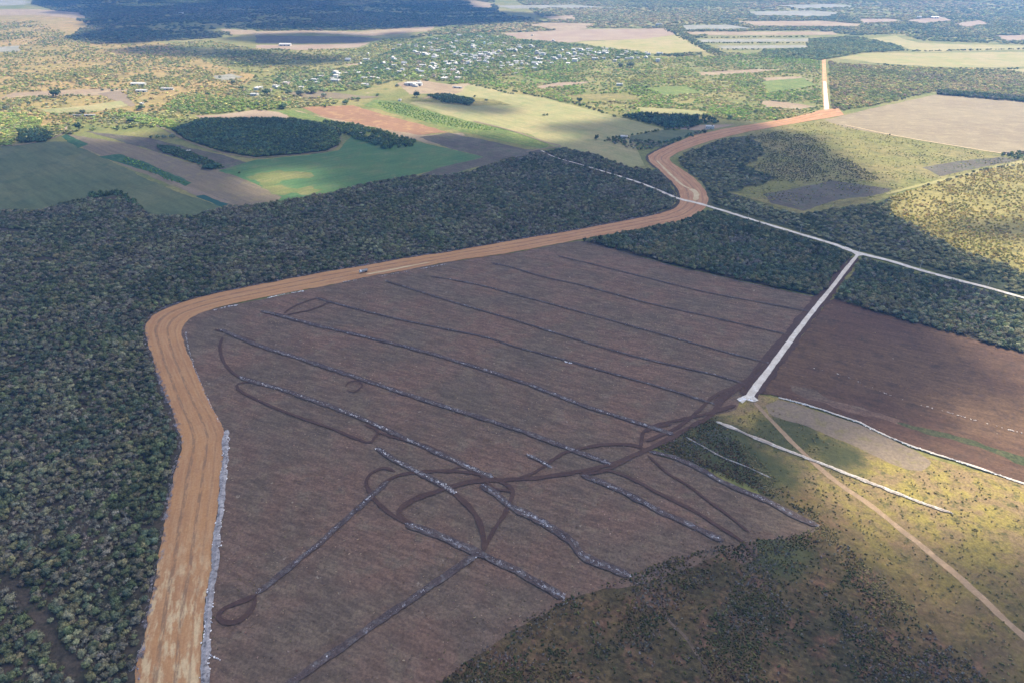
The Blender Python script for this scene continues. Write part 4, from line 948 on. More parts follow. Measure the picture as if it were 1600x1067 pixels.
ROWS = [
 ([(871, 401), (930, 415), (1010, 435), (1100, 457), (1200, 476), (1264, 488)], 3.0, .12, .08, "the farthest debris row of the brown field"),
 ([(768, 412), (800, 419), (850, 434), (909, 447), (1010, 474), (1104, 495), (1200, 517), (1232, 524)], 3.4, .15, .10, "the second farthest debris row of the brown field"),
 ([(672, 433), (705, 438), (755, 448), (800, 460), (886, 483), (977, 508), (1053, 529), (1130, 550), (1200, 568)], 3.2, .35, .35, "the third farthest debris row, flecked with white"),
 ([(602, 440), (628, 448), (714, 475), (800, 500), (883, 526), (950, 546), (1010, 562), (1114, 586), (1162, 600)], 3.4, .30, .22, "the debris row ending below the white spur's foot"),
 ([(496, 467), (526, 476), (628, 501), (754, 527), (800, 541), (889, 565), (944, 581), (1040, 608), (1116, 632)], 3.6, .35, .20, "the debris row ending at the small looping track"),
 ([(408, 487), (440, 495), (501, 511), (577, 529), (658, 549), (726, 569), (800, 592), (851, 611), (914, 635), (977, 655), (1053, 680)], 4.0, 1.0, .45, "the long grey debris row through the field's middle"),
 ([(345, 516), (400, 539), (440, 552), (526, 580), (628, 614), (714, 642), (800, 669), (858, 690), (906, 708), (953, 725)], 4.2, 1.1, .50, "the long pale debris row starting at the field's upper left"),
 ([(376, 590), (400, 598), (451, 613), (542, 645), (597, 669), (643, 690), (714, 722), (770, 747)], 4.2, 1.3, .55, "the upper part of the debris row ending in a kink"),
 ([(752, 758), (776, 774), (800, 793), (840, 812), (883, 840), (898, 852), (911, 870), (949, 886), (985, 901)], 5.2, 3.0, .62, "the heavy kinked white debris row near the scrub"),
 ([(588, 700), (618, 720), (645, 734), (678, 751), (712, 771)], 4.2, 1.6, .6, "the short debris row above the looping tracks"),
 ([(634, 820), (676, 833), (710, 848), (749, 866), (800, 889), (858, 922), (881, 935)], 4.8, 2.4, .55, "the debris row crossing the slanting one near the scrub"),
 ([(607, 753), (582, 774), (556, 798), (520, 831), (489, 858), (446, 893), (400, 929)], 3.9, 1.1, .35, "the upper of the two slanting debris rows"),
 ([(744, 869), (718, 886), (691, 904), (650, 932), (618, 954), (580, 981), (542, 1007), (500, 1036), (456, 1068), (430, 1088), (400, 1110)], 4.2, 1.0, .32, "the lower slanting debris row running to the picture's bottom"),
 ([(823, 711), (840, 719), (861, 731)], 3.2, 1.4, .45, "the very short debris row between two longer ones"),
 ([(908, 743), (930, 751), (967, 766), (1000, 783), (1028, 798), (1078, 821), (1130, 846)], 4.6, 2.2, .50, "the debris row ending at the worn corner by the scrub"),
 ([(1016, 706), (1046, 714), (1078, 726), (1104, 740), (1129, 754), (1165, 770), (1200, 784), (1240, 806), (1277, 822)], 4.2, 1.8, .48, "the debris row along the dark grass at the right corner"),
]
for i, (px, w, am, wh, lb) in enumerate(ROWS):
    windrow("debris_row", px, w * (.42 if i < 3 else .5 if i < 5 else .8), am * 1.9, wh, lb, 200 + i, size=(.22, .62))

WHITE = [(.86, .85, .86), (.80, .80, .82), (.72, .72, .76), (.88, .86, .84), (.34, .33, .36)]
WHITE = [(.90, .88, .88), (.84, .83, .84), (.72, .72, .75), (.88, .86, .84), (.26, .25, .28)]
m_grit = ground_mat("white_grit", (.40, .38, .38), (.26, .245, .25), (.10, .09, .09), big=5, mid=2.0, fine=1.0, contrast=.4)
def rubble(px, w, am, label, seed, size=(.3, .8), cols=WHITE, pad=None, padmat=None):
    if pad: ribbon("limestone_berm", px, pad, padmat or m_whiterub, "gritty white base of " + label, jitter=.5, z=.93 + (seed - 300) * .002, step=2.0, raise_=.35)
    windrow("rubble_line", px, w, am, 1, label, seed, furrow=False, protos=PC_ROCK, size=size, colset=cols)
rubble([(355, 673), (353, 700), (351, 730), (350, 752), (347, 775), (345, 800), (340, 840), (339, 862), (336, 890), (330, 920), (326, 950), (325, 975), (324, 1000), (322, 1030), (320, 1067), (313, 1110), (298, 1220)], 4.9, 4.4, "the thick white rubble berm beside the ochre earthwork", 301, (.35, .85), pad=3.8, padmat=m_grit)
rubble([(325, 1020), (332, 1026), (345, 1032)], 1.2, 2, "the little white spill off the rubble berm", 302, (.3, .6))
rubble([(418, 467), (430, 464), (450, 460), (476, 456)], 2.5, 1.8, "the white rubble heap line at the field's top left corner", 303, (.4, .9))
rubble([(335, 486), (350, 482), (375, 477)], 2.2, 2.5, "the short white rubble line on the field's rounded corner", 304, (.4, .9))
rubble([(536, 442), (556, 439), (566, 438)], 2.0, .9, "the small rubble patch beside the truck", 305, (.4, .8), [(.5, .5, .52), (.35, .34, .36)])
rubble([(590, 434), (615, 429), (650, 423), (700, 413)], 1.6, .6, "the scattered white stones below the gravel strip", 306, (.4, .9), [(.6, .6, .62), (.35, .34, .36)])
rubble([(290, 520), (296, 550), (306, 580), (318, 608), (330, 635), (345, 665)], 1.8, 1.1, "the thin grey stone line along the earthwork's curve", 307, (.25, .6), [(.45, .46, .5), (.28, .28, .32), (.6, .6, .63)])
rubble([(882, 566), (890, 568), (897, 569)], 1.5, 1.2, "the few bright stones on the brown field", 308, (.5, 1.0))
rubble([(1216, 622), (1240, 628), (1262, 634), (1290, 643), (1325, 655), (1345, 662), (1362, 671), (1390, 684), (1430, 700), (1470, 713), (1520, 729), (1560, 743), (1600, 757), (1700, 792)], 2.6, 3.0, "the bright white rubble line across the right fields", 309, (.3, .8), [(.85, .84, .82), (.78, .76, .74)], pad=1.5, padmat=m_white)
rubble([(1118, 660), (1140, 668), (1180, 685), (1225, 703), (1270, 720), (1320, 740), (1380, 763), (1430, 783), (1488, 803)], 2.4, 1.2, "the pinkish white rubble line crossed by the dirt track", 310, (.3, .7), [(.66, .58, .52), (.55, .48, .42), (.74, .68, .64)], pad=2.8)
rubble([(1072, 684), (1100, 700), (1130, 716), (1165, 730), (1205, 748)], 1.4, .7, "the faint stone line on the dark grass", 311, (.3, .7), [(.42, .38, .34), (.55, .5, .46)], pad=.9)
rubble([(1270, 576), (1320, 589), (1400, 622), (1480, 645), (1560, 668), (1620, 683)], 1.5, .35, "the broken line of stones on the dark reddish field", 312, (.3, .8), [(.5, .44, .42), (.6, .54, .5)])
rubble([(1154, 626), (1166, 624), (1180, 628)], 4, 3, "the stones on the white pad", 313, (.4, .9))
# dead brush pushed against the wood by the earthwork
BR = [(0.62, .6, .62), (.30, .28, .30), (.22, .20, .21), (.38, .36, .38)]
ed = [a for a, _ in HW[:26]]
windrow("brush_edge", [(u - 3, v - 1) for u, v in ed], 3.6, 1.0, .3, "grey dead brush pushed against the wood along the earthwork", 330, furrow=False, size=(.6, 1.4), colset=[(.30, .28, .30), (.22, .20, .22), (.15, .13, .13)], offs=-1.0)
windrow("brush_edge", [(910, 380), (960, 392), (1050, 417), (1150, 440), (1276, 467)], 3.0, .4, .3, "dead brush at the near edge of the wood wedge", 331, furrow=False, size=(.6, 1.3), colset=[(.24, .22, .22), (.13, .12, .11)])

# ------------------------------------------------------------------ isolated trees
def iso(u, v, wpx, hpx, c, label, group=None, mesh=None):
    x, y = g(u, v)
    sx, sy = to_px(x, y); k = FPX / (y * CP + CAM_H * SP)
    s = wpx / k * .5; h = hpx / k / CP / 1.75
    return tree("broadleaf_tree", x, y, s, h, mesh or random.choice(FARC[:6] if wpx < 9 else CROWNS[:6]), [min(.6, q * (2.4 if max(c) > .085 else 1.5)) for q in c], label, "tree", group)
iso(932, 218, 8, 9, (.035, .06, .03), "lone dark round tree standing in the shaded lower corner of the pasture")
iso(850, 181, 6, 3, (.08, .10, .04), "left one of two small bushes together in the sunlit pasture")
iso(855, 181, 4, 4, (.07, .09, .04), "right one of two small bushes together in the sunlit pasture")
iso(443, 170, 15, 9, (.06, .09, .045), "broad grey green tree with a tan clearing round it by the lime strip's end")
iso(1101, 209, 5, 5, (.03, .05, .028), "small dark tree right at the upper edge of the red earthwork")
iso(124, 204, 11, 12, (.05, .08, .04), "tall dark tree standing where the slope meets the shaded strips")
iso(541, 163, 10, 7, (.07, .10, .045), "green tree at the left end of the red ploughed field")
iso(508, 168, 6, 5, (.06, .09, .035), "small tree left of the red ploughed field")
iso(651, 152, 11, 9, (.035, .06, .03), "dark bushy tree beside the pale yard below the town")
iso(1014, 221, 5, 4, (.04, .06, .03), "small dark tree left of the shaded thicket")
iso(1390, 212, 3, 3, (.05, .07, .03), "tiny dark bush on the cream field's edge")
iso(374, 271, 4, 3, (.05, .06, .03), "small dark bush on the brown fallow strip")
iso(330, 262, 30, 6, (.04, .08, .045), "wide low teal green tree at the end of the thicket belt")
PAL = [(.075, .10, .045), (.055, .085, .04), (.09, .12, .05), (.10, .115, .07)]
GRP = "single trees scattered over the sunlit country before the town"
for (u, v, w) in [(73, 165, 7), (88, 152, 18), (60, 158, 8), (130, 178, 9), (205, 192, 13), (178, 187, 6), (203, 200, 6), (236, 216, 6), (246, 216, 8), (256, 217, 9), (270, 216, 10), (302, 176, 8), (325, 150, 9), (345, 152, 7), (306, 148, 8), (228, 160, 7), (222, 172, 12), (402, 166, 10), (415, 168, 8), (418, 150, 14), (452, 148, 12), (470, 150, 16), (490, 146, 16), (506, 152, 10), (552, 156, 7), (560, 158, 9), (620, 136, 8), (742, 152, 5), (760, 158, 6), (590, 150, 7), (166, 180, 9), (183, 204, 7), (22, 163, 6), (45, 164, 7), (10, 172, 9), (376, 140, 8), (365, 132, 9), (344, 122, 6), (126, 134, 8), (104, 118, 6), (120, 119, 7), (160, 142, 6), (176, 143, 6), (183, 141, 5), (192, 141, 5), (1120, 178, 7), (1100, 171, 6), (1180, 176, 8), (1140, 186, 9), (1206, 176, 7), (1050, 124, 7), (985, 106, 14), (970, 105, 10), (1010, 138, 6), (905, 160, 10)]:
    iso(u + random.uniform(-.5, .5), v, w, w * random.uniform(.6, .8), random.choice(PAL), "single round crowned tree standing loose in the sunlit country before the town", GRP)

# ------------------------------------------------------------------ buildings
M_WALL = [plain_mat("white_render", (.70, .68, .63), .8, .06), plain_mat("cream_render", (.74, .66, .54), .8, .06), plain_mat("pinkish_render", (.70, .56, .50), .8, .06), plain_mat("grey_render", (.58, .57, .56), .8, .08)]
M_ROOF = [plain_mat("flat_roof", (.62, .60, .56), .9, .1), plain_mat("grey_roof", (.50, .49, .47), .9, .1), plain_mat("thatch_roof", (.28, .22, .15), .95, .15)]
M_OPEN = plain_mat("dark_opening", (.05, .05, .06), .5, .1)
M_METAL = plain_mat("pale_sheet_metal", (.58, .56, .51), .4, .05)
M_CONC = plain_mat("concrete", (.50, .48, .45), .9, .1)

def bxv(vs, fs, ms, x0, x1, y0, y1, z0, z1, m):
    k = len(vs)
    vs += [(x0, y0, z0), (x1, y0, z0), (x1, y1, z0), (x0, y1, z0), (x0, y0, z1), (x1, y0, z1), (x1, y1, z1), (x0, y1, z1)]
    for f in ((0, 3, 2, 1), (4, 5, 6, 7), (0, 1, 5, 4), (1, 2, 6, 5), (2, 3, 7, 6), (3, 0, 4, 7)):
        fs.append(tuple(i + k for i in f)); ms.append(m)

def house_mesh(seed, w, d, h, kind, wall, roof):
    """walls with recessed door and windows, parapet roof, gabled or hipped thatch"""
    r = random.Random(seed); vs, fs, ms = [], [], []
    bxv(vs, fs, ms, -w / 2, w / 2, -d / 2, d / 2, 0, h, 0)
    n = max(2, int(w / 2.6))
    for i in range(n):
        x = -w / 2 + (i + .5) * w / n
        if i == n // 2: bxv(vs, fs, ms, x - .5, x + .5, -d / 2 - .05, -d / 2 + .1, .1, 2.1, 2)
        else: bxv(vs, fs, ms, x - .55, x + .55, -d / 2 - .05, -d / 2 + .1, 1.0, 2.1, 2)
        bxv(vs, fs, ms, x - .5, x + .5, d / 2 - .1, d / 2 + .05, 1.0, 2.0, 2)
    bxv(vs, fs, ms, w / 2 - .1, w / 2 + .05, -.6, .6, 1.0, 2.1, 2); bxv(vs, fs, ms, -w / 2 - .05, -w / 2 + .1, -.6, .6, 1.0, 2.1, 2)
    if kind == 'flat':
        bxv(vs, fs, ms, -w / 2 - .15, w / 2 + .15, -d / 2 - .15, d / 2 + .15, h, h + .25, 1)
        for a in ((-w / 2 - .14, w / 2 + .14, -d / 2 - .14, -d / 2 + .04), (-w / 2 - .14, w / 2 + .14, d / 2 - .04, d / 2 + .14), (-w / 2 - .14, -w / 2 + .04, -d / 2 + .04, d / 2 - .04), (w / 2 - .04, w / 2 + .14, -d / 2 + .04, d / 2 - .04)):
            bxv(vs, fs, ms, *a, h + .25, h + .6, 0)
        bxv(vs, fs, ms, w * .2, w * .2 + 1.1, d * .1, d * .1 + 1.1, h + .25, h + 1.5, 2)
    elif kind == 'two':
        bxv(vs, fs, ms, -w / 2 - .15, w / 2 + .15, -d / 2 - .15, d / 2 + .15, h, h + .25, 1)
        bxv(vs, fs, ms, -w / 2 + .3, w * .1, -d / 2 + .3, d / 2 - .3, h + .25, h + 2.9, 0)
        bxv(vs, fs, ms, -w / 2 + .2, w * .1 + .1, -d / 2 + .2, d / 2 - .2, h + 2.9, h + 3.1, 1)
        bxv(vs, fs, ms, -w * .3, -w * .1, -d / 2 + .25, -d / 2 + .4, h + 1, h + 2.2, 2)
    else:
        o = .5; k = len(vs); rh = h + d * .38
        ins = d * .35 if kind == 'hip' else 0
        vs += [(-w / 2 - o, -d / 2 - o, h), (w / 2 + o, -d / 2 - o, h), (w / 2 + o, d / 2 + o, h), (-w / 2 - o, d / 2 + o, h), (-w / 2 - o + ins, 0, rh), (w / 2 + o - ins, 0, rh)]
        for f in ((0, 1, 5, 4), (2, 3, 4, 5), (1, 2, 5), (3, 0, 4), (3, 2, 1, 0)):
            fs.append(tuple(i + k for i in f)); ms.append(1)
    me = bpy.data.meshes.new("house"); me.from_pydata(vs, [], fs); me.update()
    for m in (wall, roof, M_OPEN): me.materials.append(m)
    me.polygons.foreach_set("material_index", ms)
    return me
HM = []
for i in range(10):
    kind = ['flat', 'flat', 'flat', 'two', 'flat', 'gable', 'flat', 'hip', 'two', 'flat'][i]
    roof = M_ROOF[2] if kind == 'hip' else M_ROOF[i % 2]
    HM.append((house_mesh(i, [9, 12, 8, 11, 14, 10, 7, 8, 13, 10][i], [7, 8, 7, 8, 8, 7, 6, 5.5, 9, 9][i], 3.2, kind, M_WALL[[0, 0, 1, 0, 0, 3, 0, 1, 0, 2][i]], roof), kind))
taken = []
def put_house(u, v, i, label=None, group=None, rz=None, sc_=1.0):
    x, y = g(u, v)
    if any((x - a) ** 2 + (y - b) ** 2 < 120 * sc_ for a, b in taken): return None
    taken.append((x, y))
    me, kind = HM[i]
    o = bpy.data.objects.new("house", me); col.objects.link(o)
    o.location = (x, y, 0); o.rotation_euler = (0, 0, rz if rz is not None else R(-14) + random.choice([0, 0, math.pi / 2]) + random.gauss(0, .08))
    o.scale = (sc_, sc_, sc_)
    if label is None:
        a = {'flat': "flat roofed single storey house", 'two': "pale house with a raised upper storey", 'gable': "grey walled house with pitched roof", 'hip': "small hut with hipped thatch roof"}[kind]
        label = a + " among the trees of the distant town"
        if kind == 'flat': label = {"white_render": "white ", "cream_render": "cream ", "pinkish_render": "pinkish "}[me.materials[0].name.split('.')[0]] + label
        group = label + "s"
    tag(o, label, "house", group)
    return o
clusters = [(745, 96, 26, 7, 26), (700, 108, 26, 7, 26), (765, 88, 20, 6, 20), (720, 84, 40, 9, 20), (650, 84, 40, 9, 14), (690, 70, 40, 7, 12), (800, 78, 26, 6, 16), (830, 96, 26, 8, 20), (870, 94, 26, 4, 12), (920, 84, 30, 4, 20), (870, 84, 40, 7, 14), (960, 92, 36, 5, 10), (800, 104, 40, 6, 12), (630, 112, 30, 7, 12), (700, 118, 26, 5, 10), (560, 120, 30, 7, 9), (600, 96, 30, 8, 8), (1000, 86, 60, 2, 5), (960, 84, 24, 3, 6), (765, 66, 40, 6, 12), (500, 126, 30, 6, 6), (450, 138, 20, 6, 5), (645, 134, 18, 4, 5)]
r2 = random.Random(5)
nh = 0
for (u, v, su, sv, n) in clusters:
    for _ in range(int(n * 1.12)):
        o = put_house(u + r2.gauss(0, su * .8), v + r2.gauss(0, sv * .85), r2.randrange(10), sc_=r2.uniform(.8, 1.45))
        nh += o is not None
print("houses", nh)
for (u, v, i, lb, s) in [
    (524, 128, 4, "long white house alone left of the town beside two big trees", 1.5), (492, 127, 1, "white house between trees far left of the town", 1.3),
    (404, 140, 4, "white farmhouse group's upper house at the left of the tree cluster", 1.4), (398, 150, 1, "white house just below the upper farmhouse at the far left tree cluster", 1.3),
    (1109, 201, 1, "small white house beside the red earthwork and dark grove", 1.2), (484, 201, 6, "tiny white shed sunk in the dark wood block", .9), (625, 158, 6, "tiny pinkish white hut at the top of the bright green strip", .9),
    (295, 238, 6, "tiny white shed in the shaded thicket belt", .8), (565, 210, 6, "tiny white shed in the dark tree belt", .8), (222, 164, 6, "small white hut near the farm track bend", 1.0),
    (283, 22, 1, "lone white house in the deep shadow of the far wood", 1.6), (975, 216, 1, "pale roofed shed in the thicket by the earthwork corner", 1.0),
    (968, 134, 1, "white house alone in the orchards", 1.2), (1030, 40, 4, "white farm building at the tip of the pinkish field", 1.8), (898, 98, 8, "large white building at the right end of the town", 1.6),
    (1436, 29, 4, "white building in the far sandy clearing", 2.0), (665, 88, 8, "tall white building in the left of the town", 1.5)]:
    taken.clear(); put_house(u, v, i, lb, None, sc_=s)

def shed(u, v, w, d, h, label, rz=-.05, roof=None):
    """long low shed: walls, pitched roof, dark doorways as parts"""
    w, d = w * .8, d * .7
    x, y = g(u, v)
    e = bpy.data.objects.new("farm_shed", None); col.objects.link(e); e.location = (x, y, 0); e.rotation_euler = (0, 0, rz)
    vs, fs, ms = [], [], []; bxv(vs, fs, ms, -w / 2, w / 2, -d / 2, d / 2, 0, h, 0)
    link_mesh("wall", vs, fs, M_WALL[0], e)
    o = .6; rh = h + d * .18
    V = [(-w / 2 - o, -d / 2 - o, h + .02), (w / 2 + o, -d / 2 - o, h + .02), (w / 2 + o, d / 2 + o, h + .02), (-w / 2 - o, d / 2 + o, h + .02), (-w / 2 - o, 0, rh), (w / 2 + o, 0, rh)]
    link_mesh("roof", V, [(0, 1, 5, 4), (2, 3, 4, 5), (1, 2, 5), (3, 0, 4), (3, 2, 1, 0)], roof or M_METAL, e)
    n = max(2, int(w / 9))
    for i in range(n):
        cx = -w / 2 + (i + .5) * w / n
        vs, fs, ms = [], [], []; bxv(vs, fs, ms, cx - 1.6, cx + 1.6, -d / 2 - .06, -d / 2 + .1, .1, h * .75, 0)
        link_mesh("door", vs, fs, M_OPEN, e)
    tag(e, label, "shed")
shed(217, 134, 40, 17, 5, "long pale roofed farm shed, the upper and larger of two on the left")
shed(222, 144, 30, 12, 4, "bright white roofed farm shed, the lower and smaller of two on the left")
shed(262, 141, 34, 9, 4, "low sand coloured farm shed right of the two long ones", roof=M_ROOF[1])
shed(141, 182, 26, 4, 3, "white greenhouse row's right half by the shaded strip")
shed(122, 182, 20, 3.5, 2.5, "dull pink roofed low shed left of the white greenhouse row", roof=M_ROOF[1])
shed(648, 134, 44, 16, 6, "big white hall on the pale yard at the near edge of the town", -.12)
shed(446, 72, 44, 22, 5, "pale roofed sheds in the darkened field far left of the town", -.02)
shed(1460, 29, 40, 18, 5, "pale shed far off in the sandy clearing at the upper right", -.02)
shed(715, 138, 30, 5, 3, "thin pinkish shed along the dusty track by the pasture", -.5, roof=M_ROOF[1])

# water tower of the town
def water_tower(u, v):
    x, y = g(u, v)
    e = bpy.data.objects.new("water_tower", None); col.objects.link(e); e.location = (x, y, 0)
    for sx in (-1, 1):
        for sy in (-1, 1):
            vs, fs, ms = [], [], []; bxv(vs, fs, ms, sx * 2 - .3, sx * 2 + .3, sy * 2 - .3, sy * 2 + .3, 0, 13, 0)
            link_mesh("leg", vs, fs, M_CONC, e)
    vs, fs, ms = [], [], []
    for z in (4.2, 8.6):
        bxv(vs, fs, ms, -1.7, 1.7, -2.15, -1.85, z, z + .4, 0); bxv(vs, fs, ms, -1.7, 1.7, 1.85, 2.15, z, z + .4, 0)
    link_mesh("brace", vs, fs, M_CONC, e)
    bm = bmesh.new(); bmesh.ops.create_cone(bm, segments=20, radius1=3.4, radius2=3.4, depth=5, cap_ends=True, matrix=Matrix.Translation((0, 0, 15.5)))
    bmesh.ops.create_cone(bm, segments=20, radius1=3.5, radius2=.3, depth=1.2, cap_ends=True, matrix=Matrix.Translation((0, 0, 18.62)))
    me = bpy.data.meshes.new("tank"); bm.to_mesh(me); bm.free(); me.materials.append(plain_mat("pale_blue_paint", (.55, .68, .70), .5, .05))
    t = bpy.data.objects.new("tank", me); col.objects.link(t); t.parent = e
    tag(e, "pale blue water tower standing above the town's houses", "water tower")
water_tower(757, 76)

# ------------------------------------------------------------------ power poles along the white road
M_POLE = plain_mat("weathered_pole", (.50, .47, .43), .9, .1)
M_INS = plain_mat("insulator", (.45, .30, .22), .3, .05)
def pole(u, v, label):
    x, y = g(u, v)
    e = bpy.data.objects.new("power_pole", None); col.objects.link(e); e.location = (x, y, .5); e.rotation_euler = (0, 0, R(48))
    bm = bmesh.new(); bmesh.ops.create_cone(bm, segments=10, radius1=.22, radius2=.13, depth=11.5, cap_ends=True, matrix=Matrix.Translation((0, 0, 5.25)))
    me = bpy.data.meshes.new("shaft"); bm.to_mesh(me); bm.free(); me.materials.append(M_POLE)
    o = bpy.data.objects.new("shaft", me); col.objects.link(o); o.parent = e
    vs, fs, ms = [], [], []; bxv(vs, fs, ms, -1.1, 1.1, .14, .28, 10.2, 10.36, 0)
    link_mesh("crossarm", vs, fs, M_POLE, e)
    for dx in (-.95, 0.0, .95):
        vs, fs, ms = [], [], []; z0 = 10.37 if dx else 11.01
        bxv(vs, fs, ms, dx - .07, dx + .07, .14 if dx else -.07, .28 if dx else .07, z0, z0 + .25, 0)
        link_mesh("insulator", vs, fs, M_INS, e)
    tag(e, label, "power pole")
for u, v, lb in [(1021, 303, "power pole in the wood left of the earthwork crossing"), (1168, 345, "power pole just right of the earthwork crossing"), (1250, 365, "power pole beside the white road between the crossing and the junction"), (1342, 395, "power pole at the junction of the two white roads"), (1437, 421, "first power pole right of the white road junction"), (1543, 448, "power pole nearest the right edge of the view")]:
    pole(u, v, lb)

# ------------------------------------------------------------------ truck on the earthwork
def truck(u, v):
    x, y = g(u, v); x2, y2 = g(u - 12, v + 3.0)
    e = bpy.data.objects.new("dump_truck", None); col.objects.link(e); e.location = (x, y, .82); e.rotation_euler = (0, 0, math.atan2(y2 - y, x2 - x))
    mb = plain_mat("dull_steel", (.34, .33, .31), .6, .1); mc = plain_mat("white_cab_paint", (.80, .80, .78), .4, .03); mt = plain_mat("tyre_rubber", (.03, .03, .03), .9, .1)
    vs, fs, ms = [], [], []; bxv(vs, fs, ms, -4.2, 4.2, -.5, .5, .75, 1.1, 0); link_mesh("chassis", vs, fs, mb, e)
    # tipping body with sloped tail
    V = [(-4.3, -1.25, 1.3), (1.6, -1.25, 1.12), (1.6, 1.25, 1.12), (-4.3, 1.25, 1.3), (-4.9, -1.3, 2.7), (1.7, -1.3, 2.9), (1.7, 1.3, 2.9), (-4.9, 1.3, 2.7), (-4.5, -1.1, 2.4), (1.5, -1.1, 2.6), (1.5, 1.1, 2.6), (-4.5, 1.1, 2.4)]
    link_mesh("tipping_body", V, [(0, 3, 2, 1), (0, 1, 5, 4), (1, 2, 6, 5), (2, 3, 7, 6), (3, 0, 4, 7), (4, 5, 9, 8), (5, 6, 10, 9), (6, 7, 11, 10), (7, 4, 8, 11), (8, 9, 10, 11)], mb, e)
    V = [(1.9, -1.2, 1.12), (4.3, -1.2, 1.12), (4.3, 1.2, 1.12), (1.9, 1.2, 1.12), (1.9, -1.15, 3.0), (3.6, -1.1, 3.0), (3.6, 1.1, 3.0), (1.9, 1.15, 3.0), (4.25, -1.2, 1.95), (4.25, 1.2, 1.95)]
    cabo = link_mesh("cab", V, [(0, 3, 2, 1), (4, 5, 6, 7), (0, 4, 7, 3), (0, 1, 8, 5, 4), (3, 7, 6, 9, 2), (1, 2, 9, 8), (8, 9, 6, 5)], mc, e)
    gl = plain_mat("windscreen_glass", (.04, .05, .06), .1, .05)
    link_mesh("windscreen", [(4.24, -1.0, 2.02), (4.24, 1.0, 2.02), (3.68, .95, 2.88), (3.68, -.95, 2.88)][::1], [(0, 1, 2, 3)], gl, e).location = (.03, 0, .02)
    for s in (-1, 1):
        link_mesh("headlight", [(4.31, s * .8 - .15, 1.35), (4.31, s * .8 + .15, 1.35), (4.31, s * .8 + .15, 1.6), (4.31, s * .8 - .15, 1.6)], [(0, 1, 2, 3)], mc, e)
        for px_ in (3.0, -1.9, -3.2):
            bm = bmesh.new(); bmesh.ops.create_cone(bm, segments=18, radius1=.52, radius2=.52, depth=.36, cap_ends=True, matrix=Matrix.Translation((px_, s * 1.02, .52)) @ Matrix.Rotation(math.pi / 2, 4, 'X'))
            me = bpy.data.meshes.new("wheel"); bm.to_mesh(me); bm.free(); me.materials.append(mt)
            o = bpy.data.objects.new("wheel", me); col.objects.link(o); o.parent = e
    tag(e, "grey truck with white cab standing on the ochre earthwork", "truck")
truck(568, 427)

# ------------------------------------------------------------------ clouds high above, throwing the shadows
ALT = 3000.0
def ell(cx, cy, rx, ry, n=20):
    return [(cx + rx * math.cos(2 * math.pi * i / n), cy + ry * math.sin(2 * math.pi * i / n)) for i in range(n)]
SH_MAIN = [(-900, 1600), (-400, 235), (-100, 232), (0, 228), (20, 214), (75, 205), (104, 203), (112, 218), (190, 220), (230, 206), (262, 200), (290, 190), (400, 183), (470, 190), (520, 196), (560, 204), (640, 213), (690, 211), (740, 206), (790, 210), (840, 221), (900, 221), (908, 212), (850, 206), (842, 200), (870, 193), (940, 189), (966, 181), (1080, 181), (1130, 186), (1200, 191), (1216, 202), (1292, 212), (1310, 235), (1350, 262), (1388, 292), (1384, 306), (1372, 318), (1384, 334), (1430, 356), (1480, 384), (1510, 402), (1560, 424), (1575, 445), (1600, 470), (1570, 490), (1520, 480), (1480, 500), (1500, 524), (1520, 538), (1545, 576), (1590, 604), (1800, 628), (1800, 646), (1590, 628), (1490, 634), (1464, 650), (1500, 680), (1510, 700), (1450, 696), (1400, 690), (1360, 694), (1330, 712), (1280, 735), (1225, 768), (1222, 796), (1262, 820), (1330, 826), (1400, 836), (1450, 856), (1510, 880), (1580, 920), (1680, 980), (1900, 1130), (2100, 1600)]
SHADOWS = [SH_MAIN,
 [(50, 9), (60, -60), (740, -60), (736, 6), (772, 17), (862, 22), (872, 28), (800, 35), (700, 42), (560, 47), (500, 46), (400, 47), (345, 43), (330, 52), (345, 60), (240, 64), (228, 69), (170, 70), (100, 60), (160, 46), (120, 39), (142, 31), (110, 24), (60, 20), (105, 16)],
 [(400, 53), (500, 51), (588, 56), (590, 66), (560, 69), (400, 69), (340, 62)],
 [(156, 80), (240, 70), (300, 74), (400, 79), (548, 92), (540, 99), (480, 104), (390, 104), (330, 91), (280, 89), (210, 87)],
 [(600, 52), (640, 50), (660, 60), (620, 66), (590, 62)],
 [(620, 156), (690, 151), (740, 160), (800, 168), (806, 178), (760, 180), (690, 172)],
 [(1440, 352), (1500, 342), (1560, 343), (1780, 340), (1780, 384), (1560, 374), (1490, 366)],
 [(80, 178), (130, 175), (150, 181), (110, 186)],
 [(1570, 860), (1900, 900), (1900, 1100), (1640, 1010)],
]
SOFT = [(ell(1262, 752, 62, 26), .5), (ell(1370, 800, 60, 12), .45), (ell(1500, 838, 90, 10), .6), (ell(1560, 905, 50, 16), .3), (ell(1600, 808, 60, 7), .45)]
HALF = [(1300, 850), (1380, 836), (1460, 846), (1560, 862), (1700, 880), (1950, 900), (1950, 1250), (1500, 1200), (1400, 950)]
HOLES = [(ell(424, 284, 40, 19), 1.0), (ell(462, 299, 64, 11), 1.0), (ell(466, 273, 40, 9), .95), (ell(1388, 902, 66, 46), .72), (ell(1480, 880, 50, 26), .3), (ell(840, 213, 50, 5), .8), (ell(1320, 845, 50, 20), .35), (ell(400, 50, 60, 3), .9), (ell(225, 9, 50, 2.6), .9), (ell(290, 4, 40, 2.4), .9), (ell(550, 8, 26, 3.2), .6)]
